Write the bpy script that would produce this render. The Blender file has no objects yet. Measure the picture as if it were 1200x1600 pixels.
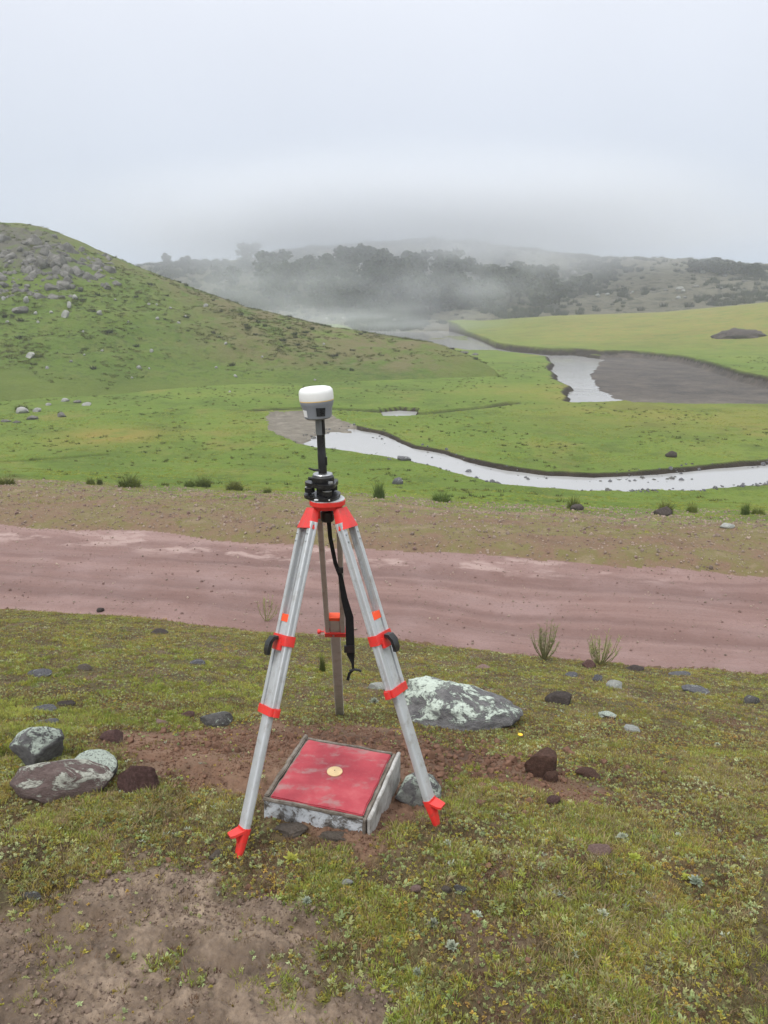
import bpy, bmesh, math, random
import numpy as np
from mathutils import Vector, Matrix

# ------------------------------------------------------------------ scene, camera, light, exposure
S = bpy.context.scene
COL = S.collection
CAMZ = 1.60
PITCH = math.radians(15.95)
FPX = 1155.0                       # focal length in photo pixels (photo 1200 x 1600)

cam_data = bpy.data.cameras.new("camera")
cam_data.sensor_fit = 'VERTICAL'
cam_data.sensor_height = 36.0
cam_data.lens = 36.0 * FPX / 1600.0
cam_data.clip_start = 0.05
cam_data.clip_end = 3000.0
cam = bpy.data.objects.new("camera", cam_data)
COL.objects.link(cam)
cam.location = (0, 0, CAMZ)
cam.rotation_euler = (math.pi / 2 - PITCH, 0, 0)
S.camera = cam

SUN_EL, SUN_AZ = math.radians(55), math.radians(-140)
world = bpy.data.worlds.new("World")
S.world = world
world.use_nodes = True
wn, wl = world.node_tree.nodes, world.node_tree.links
wn.clear()
out = wn.new('ShaderNodeOutputWorld')
bg_sky = wn.new('ShaderNodeBackground'); bg_cloud = wn.new('ShaderNodeBackground')
sky = wn.new('ShaderNodeTexSky')
sky.sky_type = 'NISHITA'; sky.sun_disc = False
sky.sun_elevation = SUN_EL; sky.sun_rotation = SUN_AZ
wl.new(sky.outputs[0], bg_sky.inputs[0]); bg_sky.inputs[1].default_value = 0.05
# overcast deck: brighter overhead, greyer and bluer towards the horizon
tc = wn.new('ShaderNodeTexCoord'); sep = wn.new('ShaderNodeSeparateXYZ')
wl.new(tc.outputs['Generated'], sep.inputs[0])
ramp = wn.new('ShaderNodeValToRGB')
wl.new(sep.outputs['Z'], ramp.inputs[0])
cr = ramp.color_ramp
cr.elements[0].position = 0.0; cr.elements[0].color = (0.52, 0.61, 0.73, 1)
cr.elements[1].position = 1.0; cr.elements[1].color = (2.0, 2.0, 2.03, 1)
for p, c in ((0.10, (0.60, 0.67, 0.79, 1)), (0.22, (0.70, 0.75, 0.86, 1)), (0.36, (0.82, 0.85, 0.94, 1)), (0.6, (1.5, 1.52, 1.56, 1))):
    e = cr.elements.new(p); e.color = c
wnoise = wn.new('ShaderNodeTexNoise'); wnoise.inputs['Scale'].default_value = 1.6
wnoise.inputs['Detail'].default_value = 3; wnoise.inputs['Roughness'].default_value = 0.45
wl.new(tc.outputs['Generated'], wnoise.inputs['Vector'])
wmr = wn.new('ShaderNodeMapRange'); wmr.inputs['From Min'].default_value = 0.25; wmr.inputs['From Max'].default_value = 0.75
wmr.inputs['To Min'].default_value = 0.93; wmr.inputs['To Max'].default_value = 1.07
wl.new(wnoise.outputs[0], wmr.inputs['Value'])
wl.new(ramp.outputs[0], bg_cloud.inputs[0]); wl.new(wmr.outputs[0], bg_cloud.inputs[1])
wmix = wn.new('ShaderNodeMixShader'); wmix.inputs[0].default_value = 0.93
wl.new(bg_sky.outputs[0], wmix.inputs[1]); wl.new(bg_cloud.outputs[0], wmix.inputs[2])
wl.new(wmix.outputs[0], out.inputs['Surface'])

sun_data = bpy.data.lights.new("sun", 'SUN')
sun_data.energy = 1.5; sun_data.angle = math.radians(16); sun_data.color = (1.0, 0.97, 0.93)
sun = bpy.data.objects.new("sun", sun_data); COL.objects.link(sun)
_sd = Vector((math.sin(SUN_AZ) * math.cos(SUN_EL), math.cos(SUN_AZ) * math.cos(SUN_EL), math.sin(SUN_EL)))
sun.rotation_euler = _sd.to_track_quat('Z', 'Y').to_euler()

S.view_settings.view_transform = 'Standard'
S.view_settings.look = 'None'
S.view_settings.gamma = 1.0
S.view_settings.exposure = 0.15
S.view_settings.use_curve_mapping = False
S.render.engine = 'CYCLES'
S.cycles.max_bounces = 6; S.cycles.diffuse_bounces = 3; S.cycles.glossy_bounces = 3
S.cycles.transmission_bounces = 3; S.cycles.volume_bounces = 3; S.cycles.transparent_max_bounces = 8
S.cycles.use_denoising = True
try:
    S.cycles.denoiser = 'OPENIMAGEDENOISE'
except Exception:
    pass

rng = np.random.default_rng(7)
random.seed(7)

# ------------------------------------------------------------------ picture rays -> world
SP, CP = math.sin(PITCH), math.cos(PITCH)
def ray(px, py):
    a = (px - 600.0) / FPX; b = (py - 800.0) / FPX
    return np.array([a, CP - b * SP, -SP - b * CP])
def at_z(px, py, z):               # hit with the level plane z (z measured from the eye)
    d = ray(px, py); t = z / d[2]
    return np.array([d[0] * t, d[1] * t, z + CAMZ])
def at_d(px, py, D):               # point at forward distance D (along +Y)
    d = ray(px, py); t = D / d[1]
    return np.array([d[0] * t, D, d[2] * t + CAMZ])
def az_of(px):                     # azimuth tangent x/y for a pixel column near the horizon
    return (px - 600.0) / FPX / CP

# ------------------------------------------------------------------ noise
_T = [rng.random((256, 256)).astype(np.float32) for _ in range(6)]
def vnoise(x, y, k=0):
    x = np.asarray(x, dtype=np.float64); y = np.asarray(y, dtype=np.float64)
    xi = np.floor(x).astype(np.int64); yi = np.floor(y).astype(np.int64)
    fx = x - xi; fy = y - yi
    fx = fx * fx * fx * (fx * (fx * 6 - 15) + 10); fy = fy * fy * fy * (fy * (fy * 6 - 15) + 10)
    T = _T[k % 6]; a = xi & 255; b = yi & 255; a1 = (a + 1) & 255; b1 = (b + 1) & 255
    return (T[a, b] * (1 - fx) + T[a1, b] * fx) * (1 - fy) + (T[a, b1] * (1 - fx) + T[a1, b1] * fx) * fy
def fbm(x, y, s, o=4, k=0, gain=0.5):
    v = 0; a = 1.0; n = 0
    c, sn = math.cos(0.6), math.sin(0.6)
    for i in range(o):
        v = v + a * (vnoise(x * s + 17.3 * i, y * s + 9.1 * i, k + i) - 0.5) * 2; n += a
        x, y = c * x - sn * y, sn * x + c * y
        s *= 2.03; a *= gain
    return v / n
def sst(a, b, x):
    t = np.clip((x - a) / (b - a), 0, 1); return t * t * (3 - 2 * t)

def sdf(x, y, poly):               # signed distance, negative inside
    P = np.asarray(poly, dtype=np.float64); n = len(P)
    d2 = np.full(x.shape, 1e18); inside = np.zeros(x.shape, bool)
    for i in range(n):
        ax, ay = P[i]; bx, by = P[(i + 1) % n]
        ex, ey = bx - ax, by - ay
        wx, wy = x - ax, y - ay
        t = np.clip((wx * ex + wy * ey) / (ex * ex + ey * ey + 1e-12), 0, 1)
        d2 = np.minimum(d2, (wx - ex * t) ** 2 + (wy - ey * t) ** 2)
        c = ((ay > y) != (by > y))
        xx = ax + (y - ay) / (by - ay + 1e-12) * ex
        inside ^= (c & (x < xx))
    d = np.sqrt(d2); return np.where(inside, -d, d)
def sdf_box(x, y, poly, pad):
    P = np.asarray(poly); r = np.full(x.shape, 1e3)
    m = (x > P[:, 0].min() - pad) & (x < P[:, 0].max() + pad) & (y > P[:, 1].min() - pad) & (y < P[:, 1].max() + pad)
    if m.any(): r[m] = sdf(x[m], y[m], poly)
    return r

# ------------------------------------------------------------------ lay of the land (heights from the eye, z)
ZM, ZW = -6.25, -6.60              # meadow and far water level
ZWN = -6.42                        # water level of the near reach
def wlev(D): return ZWN + (ZW - ZWN) * np.clip((np.asarray(D) - 38) / 22, 0, 1)
def poly(pts):                     # (px, py, z) -> world XY
    return [tuple(at_z(p[0], p[1], p[2] if len(p) > 2 else ZM)[:2]) for p in pts]
W = ZW
RIVER_NEAR = poly([(472, 689), (500, 676, ZWN), (545, 670, ZWN), (585, 678, ZWN), (612, 688, ZWN), (640, 701, ZWN), (690, 710, ZWN), (735, 724, ZWN), (790, 736, ZWN),
                   (850, 744, ZWN), (930, 748, ZWN), (1010, 744, ZWN), (1100, 735, ZWN), (1200, 727, ZWN), (1400, 712, ZWN), (1700, 700, ZWN),
                   (1700, 742), (1400, 752), (1210, 753), (1130, 761), (1060, 767), (980, 770), (900, 768), (830, 763), (780, 757), (735, 744), (690, 729),
                   (650, 717), (600, 707), (545, 700), (500, 696)])
SILT_NEAR = poly([(413, 650), (425, 644), (470, 642), (512, 646), (540, 657), (562, 669), (560, 674), (520, 673), (492, 680), (474, 692), (440, 682), (420, 668)])
POOL = poly([(597, 643, ZWN), (625, 640, ZWN), (652, 642, ZWN), (648, 648), (620, 649), (600, 648)])
CREEK = [(398, 641), (440, 639), (500, 637), (560, 640), (610, 643), (660, 646), (710, 641), (760, 635), (800, 629)]
RIVER_FAR = poly([(560, 505, W), (640, 513, W), (690, 514, W), (730, 523, W), (775, 538, W), (800, 545, W), (860, 550, W), (900, 556, W), (940, 562, W), (1000, 562, W), (1060, 569, W),
                  (1110, 583, W), (1150, 598, W), (1200, 611, W), (1320, 626, W), (1320, 634), (1200, 622), (1080, 622), (970, 624), (930, 626), (896, 626),
                  (890, 612), (893, 603), (872, 592), (870, 584), (862, 577), (866, 566), (858, 556), (830, 552), (800, 549), (775, 546), (735, 546), (700, 540), (660, 530), (600, 524), (540, 515)])
FARB = [at_z(p[0], p[1], W) for p in [(560, 505), (640, 513), (690, 514), (730, 526), (775, 545), (800, 550), (860, 556), (900, 556), (940, 560), (1000, 561), (1060, 568), (1110, 582), (1150, 597), (1200, 611), (1320, 626), (1700, 650)]]
FBT = [p[0] / p[1] for p in FARB]; FBY = [p[1] for p in FARB]
BAR_FAR = poly([(928, 562), (950, 551), (1000, 550), (1060, 560), (1110, 572), (1150, 586), (1200, 600), (1320, 615), (1320, 640), (1200, 630), (1080, 630), (990, 628), (944, 614), (922, 598), (914, 580)])
BAR_TOP = poly([(655, 533), (690, 536), (720, 543), (700, 545), (665, 540)])
RISE_PX = [-400, 300, 600, 700, 850, 1000, 1100, 1200, 1400, 1800]
RISE_Z = [-5.0, -5.4, -5.2, -5.0, -3.4, -2.6, -1.2, 0.4, 1.2, 2.0]
RISE_S = [150, 150, 150, 150, 112, 100, 92, 88, 80, 80]
RISE_T = [az_of(p) for p in RISE_PX]

# road: near edge and far edge as world lines
E0a, E0b = at_z(0, 951, -3.75)[:2], at_z(1200, 1056, -3.75)[:2]
E1a, E1b = at_z(0, 822, -3.8)[:2], at_z(1200, 905, -3.8)[:2]
def line_off(x, y, a, b):          # signed offset beyond the line (away from the camera)
    dx, dy = b[0] - a[0], b[1] - a[1]; L = math.hypot(dx, dy)
    return (-(y - a[1]) * -dx - (x - a[0]) * dy) / L
def road_off(x, y):
    w0 = 0.16 * fbm(x, y, 0.6, 3, 1) + 0.05 * fbm(x, y, 3.0, 3, 2)
    w1 = 0.30 * fbm(x, y, 0.5, 3, 3) + 0.06 * fbm(x, y, 3.0, 3, 4)
    return line_off(x, y, E0a, E0b) + w0, line_off(x, y, E1a, E1b) + w1

SOIL_A = poly([(60, 1400, -1.7), (110, 1345, -1.72), (200, 1322, -1.75), (330, 1335, -1.75), (425, 1372, -1.73), (495, 1425, -1.7), (555, 1480, -1.68), (600, 1560, -1.66),
               (640, 1640, -1.62), (640, 1800, -1.6), (-200, 1800, -1.6), (-200, 1460, -1.65), (0, 1430, -1.68)])
SOIL_B = poly([(205, 1130, -1.97), (300, 1098, -2.0), (430, 1085, -2.03), (530, 1078, -2.04), (640, 1092, -2.03), (690, 1120, -2.0), (735, 1150, -1.97), (700, 1195, -1.93),
               (690, 1240, -1.9), (640, 1290, -1.88), (560, 1330, -1.85), (480, 1310, -1.86), (415, 1260, -1.88), (330, 1215, -1.9), (220, 1195, -1.93), (190, 1160, -1.95)])
SOIL_C = poly([(740, 1165, -1.96), (830, 1152, -1.97), (890, 1195, -1.94), (950, 1212, -1.92), (920, 1235, -1.9), (850, 1228, -1.9), (740, 1200, -1.92)])
def soil_masks(x, y):
    n = 0.17 * fbm(x, y, 2.6, 4, 2) + 0.10 * fbm(x, y, 9, 4, 1, 0.6)
    a = 1 - sst(-0.06, 0.07, sdf(x, y, SOIL_A) + n * 1.1)
    b = 1 - sst(-0.10, 0.10, sdf(x, y, SOIL_B) - 0.06 + n * 1.0)
    c = 1 - sst(-0.05, 0.08, sdf(x, y, SOIL_C) + n * 0.8)
    isl = sst(0.30, 0.42, fbm(x + 9, y - 4, 4.5, 4, 3, 0.6)); a = a * (1 - 0.75 * isl); b = b * (1 - 0.25 * isl)
    # scattered bare spots
    sp = sst(0.20, 0.40, fbm(x + 3, y, 3.0, 4, 5, 0.6)) * 0.9
    return a, b, c, sp

def near_profile(y):
    return np.interp(y, [-60, 0, 1.3, 2.4, 3.3, 5.0, 7.6, 9.0, 14], [6.0, -1.56, -1.65, -1.85, -2.03, -2.56, -3.48, -3.95, -5.2])

def height(x, y, want=None):
    """ground height from the eye; also zones for the materials"""
    x = np.asarray(x, dtype=np.float64); y = np.asarray(y, dtype=np.float64)
    D = np.hypot(x, y)
    o0, o1 = road_off(x, y)
    # near slope
    yy = y + 0.20 * x * sst(3.0, 7.0, y)
    hn = near_profile(yy) + 0.0 * x
    hn = hn + 0.05 * fbm(x, y, 0.9, 3, 0) * sst(1.5, 3.5, D)
    near = D < 11
    soilA = np.zeros(x.shape); soilB = np.zeros(x.shape); soilC = np.zeros(x.shape); spots = np.zeros(x.shape)
    if near.any():
        a, b, c, sp = soil_masks(x[near], y[near])
        soilA[near], soilB[near], soilC[near], spots[near] = a, b, c, sp
        xn, yn = x[near], y[near]
        s = np.clip(a + b + c, 0, 1)
        lump = 0.010 * fbm(xn, yn, 9, 4, 1, 0.6) + 0.0045 * np.abs(fbm(xn, yn, 38, 3, 2, 0.6))
        ridged = 1 - np.abs(fbm(xn, yn, 7, 4, 3, 0.55))
        clod = (0.034 * (ridged - 0.75) + 0.014 * fbm(xn, yn, 24, 4, 4, 0.7) + 0.009 * np.abs(fbm(xn, yn, 55, 2, 5)))
        clod = clod - 0.035 * sst(0.35, 0.65, fbm(xn, yn, 4.2, 3, 1)) * a
        turf = 0.034 * fbm(xn, yn, 5.5, 3, 3) + 0.012 * fbm(xn, yn, 17, 3, 0)
        h2 = hn[near] + turf * (1 - s) + (clod + lump - 0.012) * s - 0.012 * sp * (1 - s)
        # loose mounded earth behind the block
        mound = np.exp(-(((xn + 0.12) / 0.55) ** 2 + ((yn - 3.15) / 0.25) ** 2))
        h2 = h2 + 0.05 * mound * (0.6 + 0.6 * fbm(xn, yn, 6, 3, 2)) + 0.0 * xn
        h2 = h2 - 0.022 * np.exp(-(((xn + 0.24) / 0.26) ** 2 + ((yn - 2.17) / 0.13) ** 2)) - 0.045 * np.exp(-(((xn - 0.10) / 0.10) ** 2 + ((yn - 2.42) / 0.16) ** 2))
        hn[near] = h2
    # road bed
    hn = np.where(o0 < 0, np.minimum(hn, -3.75 + 0.02 + 0.36 * np.maximum(-o0, 0)), hn)
    t = np.clip(o0 / 3.2, -1, 2)
    zr = -3.80 + 0.030 * fbm(x, y, 0.8, 3, 5)
    ux, uy = (E0b - E0a) / np.linalg.norm(E0b - E0a)
    al = x * ux + y * uy
    zr = zr - 0.035 * np.exp(-((o0 - 0.85) / 0.18) ** 2) - 0.02 * np.exp(-((o0 - 1.25) / 0.1) ** 2) - 0.035 * np.exp(-((o0 - 2.35) / 0.2) ** 2)
    zr = zr + 0.006 * fbm(al * 0.12, o0 * 7.0, 1.0, 3, 4) * (np.abs(o0 - 1.7) < 2.2)
    zr = zr + 0.015 * fbm(al * 0.25, o0 * 3.0, 1.0, 3, 2) + 0.008 * fbm(x, y, 8, 3, 3)
    zr = zr + 0.05 * sst(0.5, 0.1, -o1 * 1.0) * sst(-1.0, -0.3, o1)
    k0 = sst(-0.10, 0.06, o0)
    hn = np.maximum(hn, -3.80 + 0.04) * (1 - k0) + zr * k0
    # verge and the slope down to the valley floor
    s1 = o1
    prof = np.interp(s1, [0, 0.4, 2.0, 3.0, 7, 13, 17, 60], [-3.74, -3.66, -3.70, -3.86, -4.75, -6.0, ZM, ZM])
    hv = prof + 0.06 * fbm(x, y, 0.45, 3, 0) * sst(0, 2, s1) * (1 - sst(20, 40, D)) + 0.03 * fbm(x, y, 2.2, 3, 1) * sst(0.2, 1, s1) * (1 - sst(24, 34, D))
    k1 = sst(-0.05, 0.25, s1)
    h = hn * (1 - k1) + hv * k1
    # valley floor
    val = (s1 > 10)
    mud = np.zeros(x.shape); wet = np.zeros(x.shape); bank = np.zeros(x.shape)
    if val.any():
        xv, yv = x[val], y[val]; Dv = D[val]; hvv = h[val]
        tz = xv / np.maximum(yv, 1e-3); tz = np.where(yv > 1, tz, np.where(xv > 0, 3.0, -3.0))
        zt = np.interp(tz, RISE_T, RISE_Z); st = np.interp(tz, RISE_T, RISE_S)
        r = np.clip((Dv - st) / (172 - st), 0, 1.6); r = r * r * (3 - 2 * r) * (r < 1) + (r >= 1) * 1.0
        hvv = hvv + (zt - ZM) * r
        hvv = hvv + 0.07 * fbm(xv, yv, 0.12, 3, 3) + 0.02 * fbm(xv, yv, 0.7, 2, 4)
        h0 = hvv * 1.0
        nz = 0.22 * fbm(xv, yv, 0.35, 3, 1) + 0.10 * fbm(xv, yv, 1.6, 2, 2)
        far = sst(35, 75, Dv)
        rn = sdf_box(xv, yv, RIVER_NEAR, 4) + nz * 0.8
        rf = sdf_box(xv, yv, RIVER_FAR, 10) + nz * 1.6
        pl = sdf_box(xv, yv, POOL, 3) + nz * 0.5
        bw = 0.32
        bed = wlev(Dv) - 0.25
        for dd, w_ in ((rn, 0.36), (rf, 0.5 + 0.006 * np.clip(Dv - 60, 0, 200)), (pl, 0.16)):
            k = 1 - sst(-w_ * 0.7, w_, dd)
            hvv = hvv * (1 - k) + bed * k
            bank[val] = np.maximum(bank[val], (1 - sst(w_ * 0.7, w_ * 1.1, dd)))
        creek_here = True
        cw = np.full(xv.shape, 1e3); Cq = [at_z(p[0], p[1], ZM)[:2] for p in CREEK]
        for i in range(len(Cq) - 1):
            a_, b_ = Cq[i], Cq[i + 1]; e = b_ - a_
            tt = np.clip(((xv - a_[0]) * e[0] + (yv - a_[1]) * e[1]) / (e @ e), 0, 1)
            cw = np.minimum(cw, np.hypot(xv - a_[0] - e[0] * tt, yv - a_[1] - e[1] * tt))
        kc = 1 - sst(0.25, 0.5, cw + nz * 0.6)
        hvv = hvv - 0.22 * kc
        bank[val] = np.maximum(bank[val], (1 - sst(0.3, 0.6, cw + nz * 0.9)) * 0.85)
        # ditch line on the left
        dA, dB = at_z(-60, 726, ZM + 0.2)[:2], at_z(165, 708, ZM)[:2]; e = dB - dA
        tt = np.clip(((xv - dA[0]) * e[0] + (yv - dA[1]) * e[1]) / (e @ e), 0, 1)
        cw = np.hypot(xv - dA[0] - e[0] * tt, yv - dA[1] - e[1] * tt)
        kd = (1 - sst(0.08, 0.28, cw + nz * 0.25))
        hvv = hvv - 0.16 * kd; bank[val] = np.maximum(bank[val], kd * 0.8)
        # silt bars rise just clear of the water
        for Pq, zb, ww in ((SILT_NEAR, ZWN + 0.05, 0.5), (BAR_FAR, ZW + 0.08, 0.9), (BAR_TOP, ZW + 0.08, 1.2)):
            d_ = sdf_box(xv, yv, Pq, 6) + nz * 1.5 + 0.25 * fbm(xv, yv, 2.2, 3, 5)
            k = 1 - sst(-ww, 0.15 * ww, d_)
            zb_ = zb + 0.05 * fbm(xv, yv, 0.5, 3, 2) - 0.0
            hvv = hvv * (1 - k) + zb_ * k
            mud[val] = np.maximum(mud[val], 1 - sst(-0.3, 0.3, d_))
        # the far bank of the far reach stands higher
        yF = np.interp(tz, FBT, FBY) + nz * 1.2; q_ = yv - yF
        wnd = sst(az_of(600), az_of(660), tz) * (1 - sst(az_of(1320), az_of(1600), tz)) * (1 - sst(20, 60, q_))
        k = sst(-0.1, 2.0, q_) * (wnd > 0) * (tz > 0)
        hvv = hvv * (1 - k) + (h0 + 0.55 * wnd) * k
        mud[val] = mud[val] * (1 - k)
        bank[val] = np.where((q_ > -0.3) & (tz > az_of(640)) & (tz < az_of(1500)), np.maximum(bank[val] * (q_ < 0.6), (1 - sst(1.0, 2.0, q_ + nz * 2)) * sst(-0.3, 0, q_)), bank[val])
        h[val] = hvv
    if want is None: return h
    return h, dict(o0=o0, o1=o1, soilA=soilA, soilB=soilB, soilC=soilC, spots=spots, mud=mud, bank=bank, al=al)

# left hill: base line and ridge line given by direction
HP = [-700, -250, 0, 50, 90, 120, 150, 200, 260, 330, 400, 470, 520, 600, 680, 740, 765, 792]
HR = [(-700, 380, 100), (-250, 352, 96), (0, 347, 94), (50, 347, 93), (90, 349, 92), (120, 355, 91), (150, 367, 90), (200, 392, 88), (260, 422, 86), (330, 452, 84), (400, 478, 82),
      (470, 497, 80), (520, 510, 79), (600, 524, 76), (680, 537, 72), (740, 548, 68), (765, 556, 65), (792, 578, 61)]
HB = [(-700, 640), (-250, 640), (0, 640), (50, 636), (90, 632), (120, 630), (150, 628), (200, 624), (260, 618), (330, 612), (400, 608), (470, 606), (520, 604), (600, 600), (680, 598), (740, 594), (765, 590), (792, 582)]
HT = [az_of(p) for p in HP]
HRD = [r[2] for r in HR]; HRZ = [at_d(r[0], r[1], r[2])[2] - CAMZ for r in HR]
HBD = [at_z(b[0], b[1], ZM)[1] for b in HB]
def hill_h(x, y):
    t = x / np.maximum(y, 1e-3)
    db = np.interp(t, HT, HBD); dr = np.interp(t, HT, HRD); zr = np.interp(t, HT, HRZ)
    u = (y - db) / (dr - db)
    up = np.clip(u, 0, 1)
    base = ZM - 0.5
    w = np.clip((u - 1) * 0.9, 0, 2)
    prof = 0.42 * up + 0.58 * up * up * (3 - 2 * up)
    prof = np.where(u > 1, 1 - sst(0, 1.15, w), prof)
    prof = np.where(u < 0, u * 0.6, prof)
    h = base + (zr - base) * prof
    h = np.where(u < 0, ZM - 0.5 + u * 6, h)
    end = sst(az_of(835), az_of(665), t + 0.012 * fbm(x, y, 0.12, 3, 2))
    amp = sst(0.05, 0.35, up) * (1 - 0.75 * sst(0.75, 1.0, u) * (u < 1.4))
    n = 0.55 * fbm(x, y, 0.07, 3, 1) + 0.28 * fbm(x, y, 0.35, 4, 2) + 0.10 * np.abs(fbm(x, y, 1.1, 3, 3))
    # terracettes along the slope
    n = n + 0.10 * np.sin((h * 4.2) + 3 * fbm(x, y, 0.15, 2, 4)) * sst(0.1, 0.3, up)
    h = h + n * amp * np.clip((zr - base) / 6, 0.15, 1)
    crag = crag_mask(x, y)
    h = h + crag * (0.9 * np.abs(fbm(x, y, 0.5, 4, 5, 0.6)) + 0.2)* 0.8
    return np.where(end > 0.0, base + 0.15 + (h - base - 0.15) * end, ZM - 6)
def crag_mask(x, y):
    t = x / np.maximum(y, 1e-3)
    db = np.interp(t, HT, HBD); dr = np.interp(t, HT, HRD)
    u = (y - db) / (dr - db)
    return sst(az_of(190), az_of(120), t + 0.03 * fbm(x, y, 0.12, 2, 2)) * sst(0.60, 0.68, u + 0.06 * fbm(x, y, 0.2, 2, 1)) * (1 - sst(0.86, 0.93, u + 0.08 * fbm(x, y, 0.15, 2, 3)))

FR = [(-500, 430, 300), (100, 432, 280), (250, 420, 270), (320, 414, 262), (400, 410, 258), (480, 396, 262), (560, 381, 268), (640, 371, 272), (720, 378, 276), (800, 392, 276), (855, 402, 272),
      (930, 403, 268), (1000, 402, 266), (1060, 407, 262), (1130, 410, 258), (1200, 412, 256), (1300, 405, 256), (1500, 395, 256), (1900, 390, 256)]
FT = [az_of(r[0]) for r in FR]; FD = [r[2] for r in FR]; FZ = [at_d(*r)[2] - CAMZ for r in FR]
def far_h(x, y):
    t = x / np.maximum(y, 1e-3)
    dr = np.interp(t, FT, FD); zr = np.interp(t, FT, FZ)
    zb = np.interp(t, RISE_T, RISE_Z)
    db = 176.0 + 4 * fbm(x, y, 0.03, 2, 1)
    u = (y - db) / (dr - db); up = np.clip(u, 0, 1)
    prof = np.interp(up, [0, 0.12, 0.35, 0.6, 0.85, 1.0], [0, 0.10, 0.30, 0.58, 0.90, 1.0])
    prof = np.where(u > 1, 1 - 0.5 * sst(0, 1.5, u - 1), prof)
    h = zb - 0.8 + (zr - zb + 0.8) * prof
    h = np.where(u < 0, zb - 0.8 + u * 30, h)
    amp = sst(0.0, 0.2, up)
    return h + amp * (1.6 * fbm(x, y, 0.035, 3, 2) + 1.0 * fbm(x, y, 0.12, 4, 3) + 0.5 * np.abs(fbm(x, y, 0.5, 3, 4)))

def ground_all(x, y):
    return np.maximum(np.maximum(height(x, y), hill_h(x, y)), far_h(x, y))
_Dm = np.unique(np.concatenate([np.exp(np.linspace(math.log(0.8), math.log(12), 1200)), 1 / np.linspace(1 / 12, 1 / 400, 2600)]))
def ground_at(px, py):             # world point where the sight line meets the land
    d = ray(px, py); xs = d[0] / d[1] * _Dm; zs = d[2] / d[1] * _Dm
    g = ground_all(xs, _Dm.copy())
    i = np.argmax(g >= zs)
    if g[i] < zs[i]: i = len(_Dm) - 1
    return np.array([xs[i], _Dm[i], g[i] + CAMZ])
def gz(x, y):
    return float(ground_all(np.array([x]), np.array([y]))[0]) + CAMZ
def gz_near(x, y):
    return height(np.asarray(x), np.asarray(y)) + CAMZ

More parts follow.
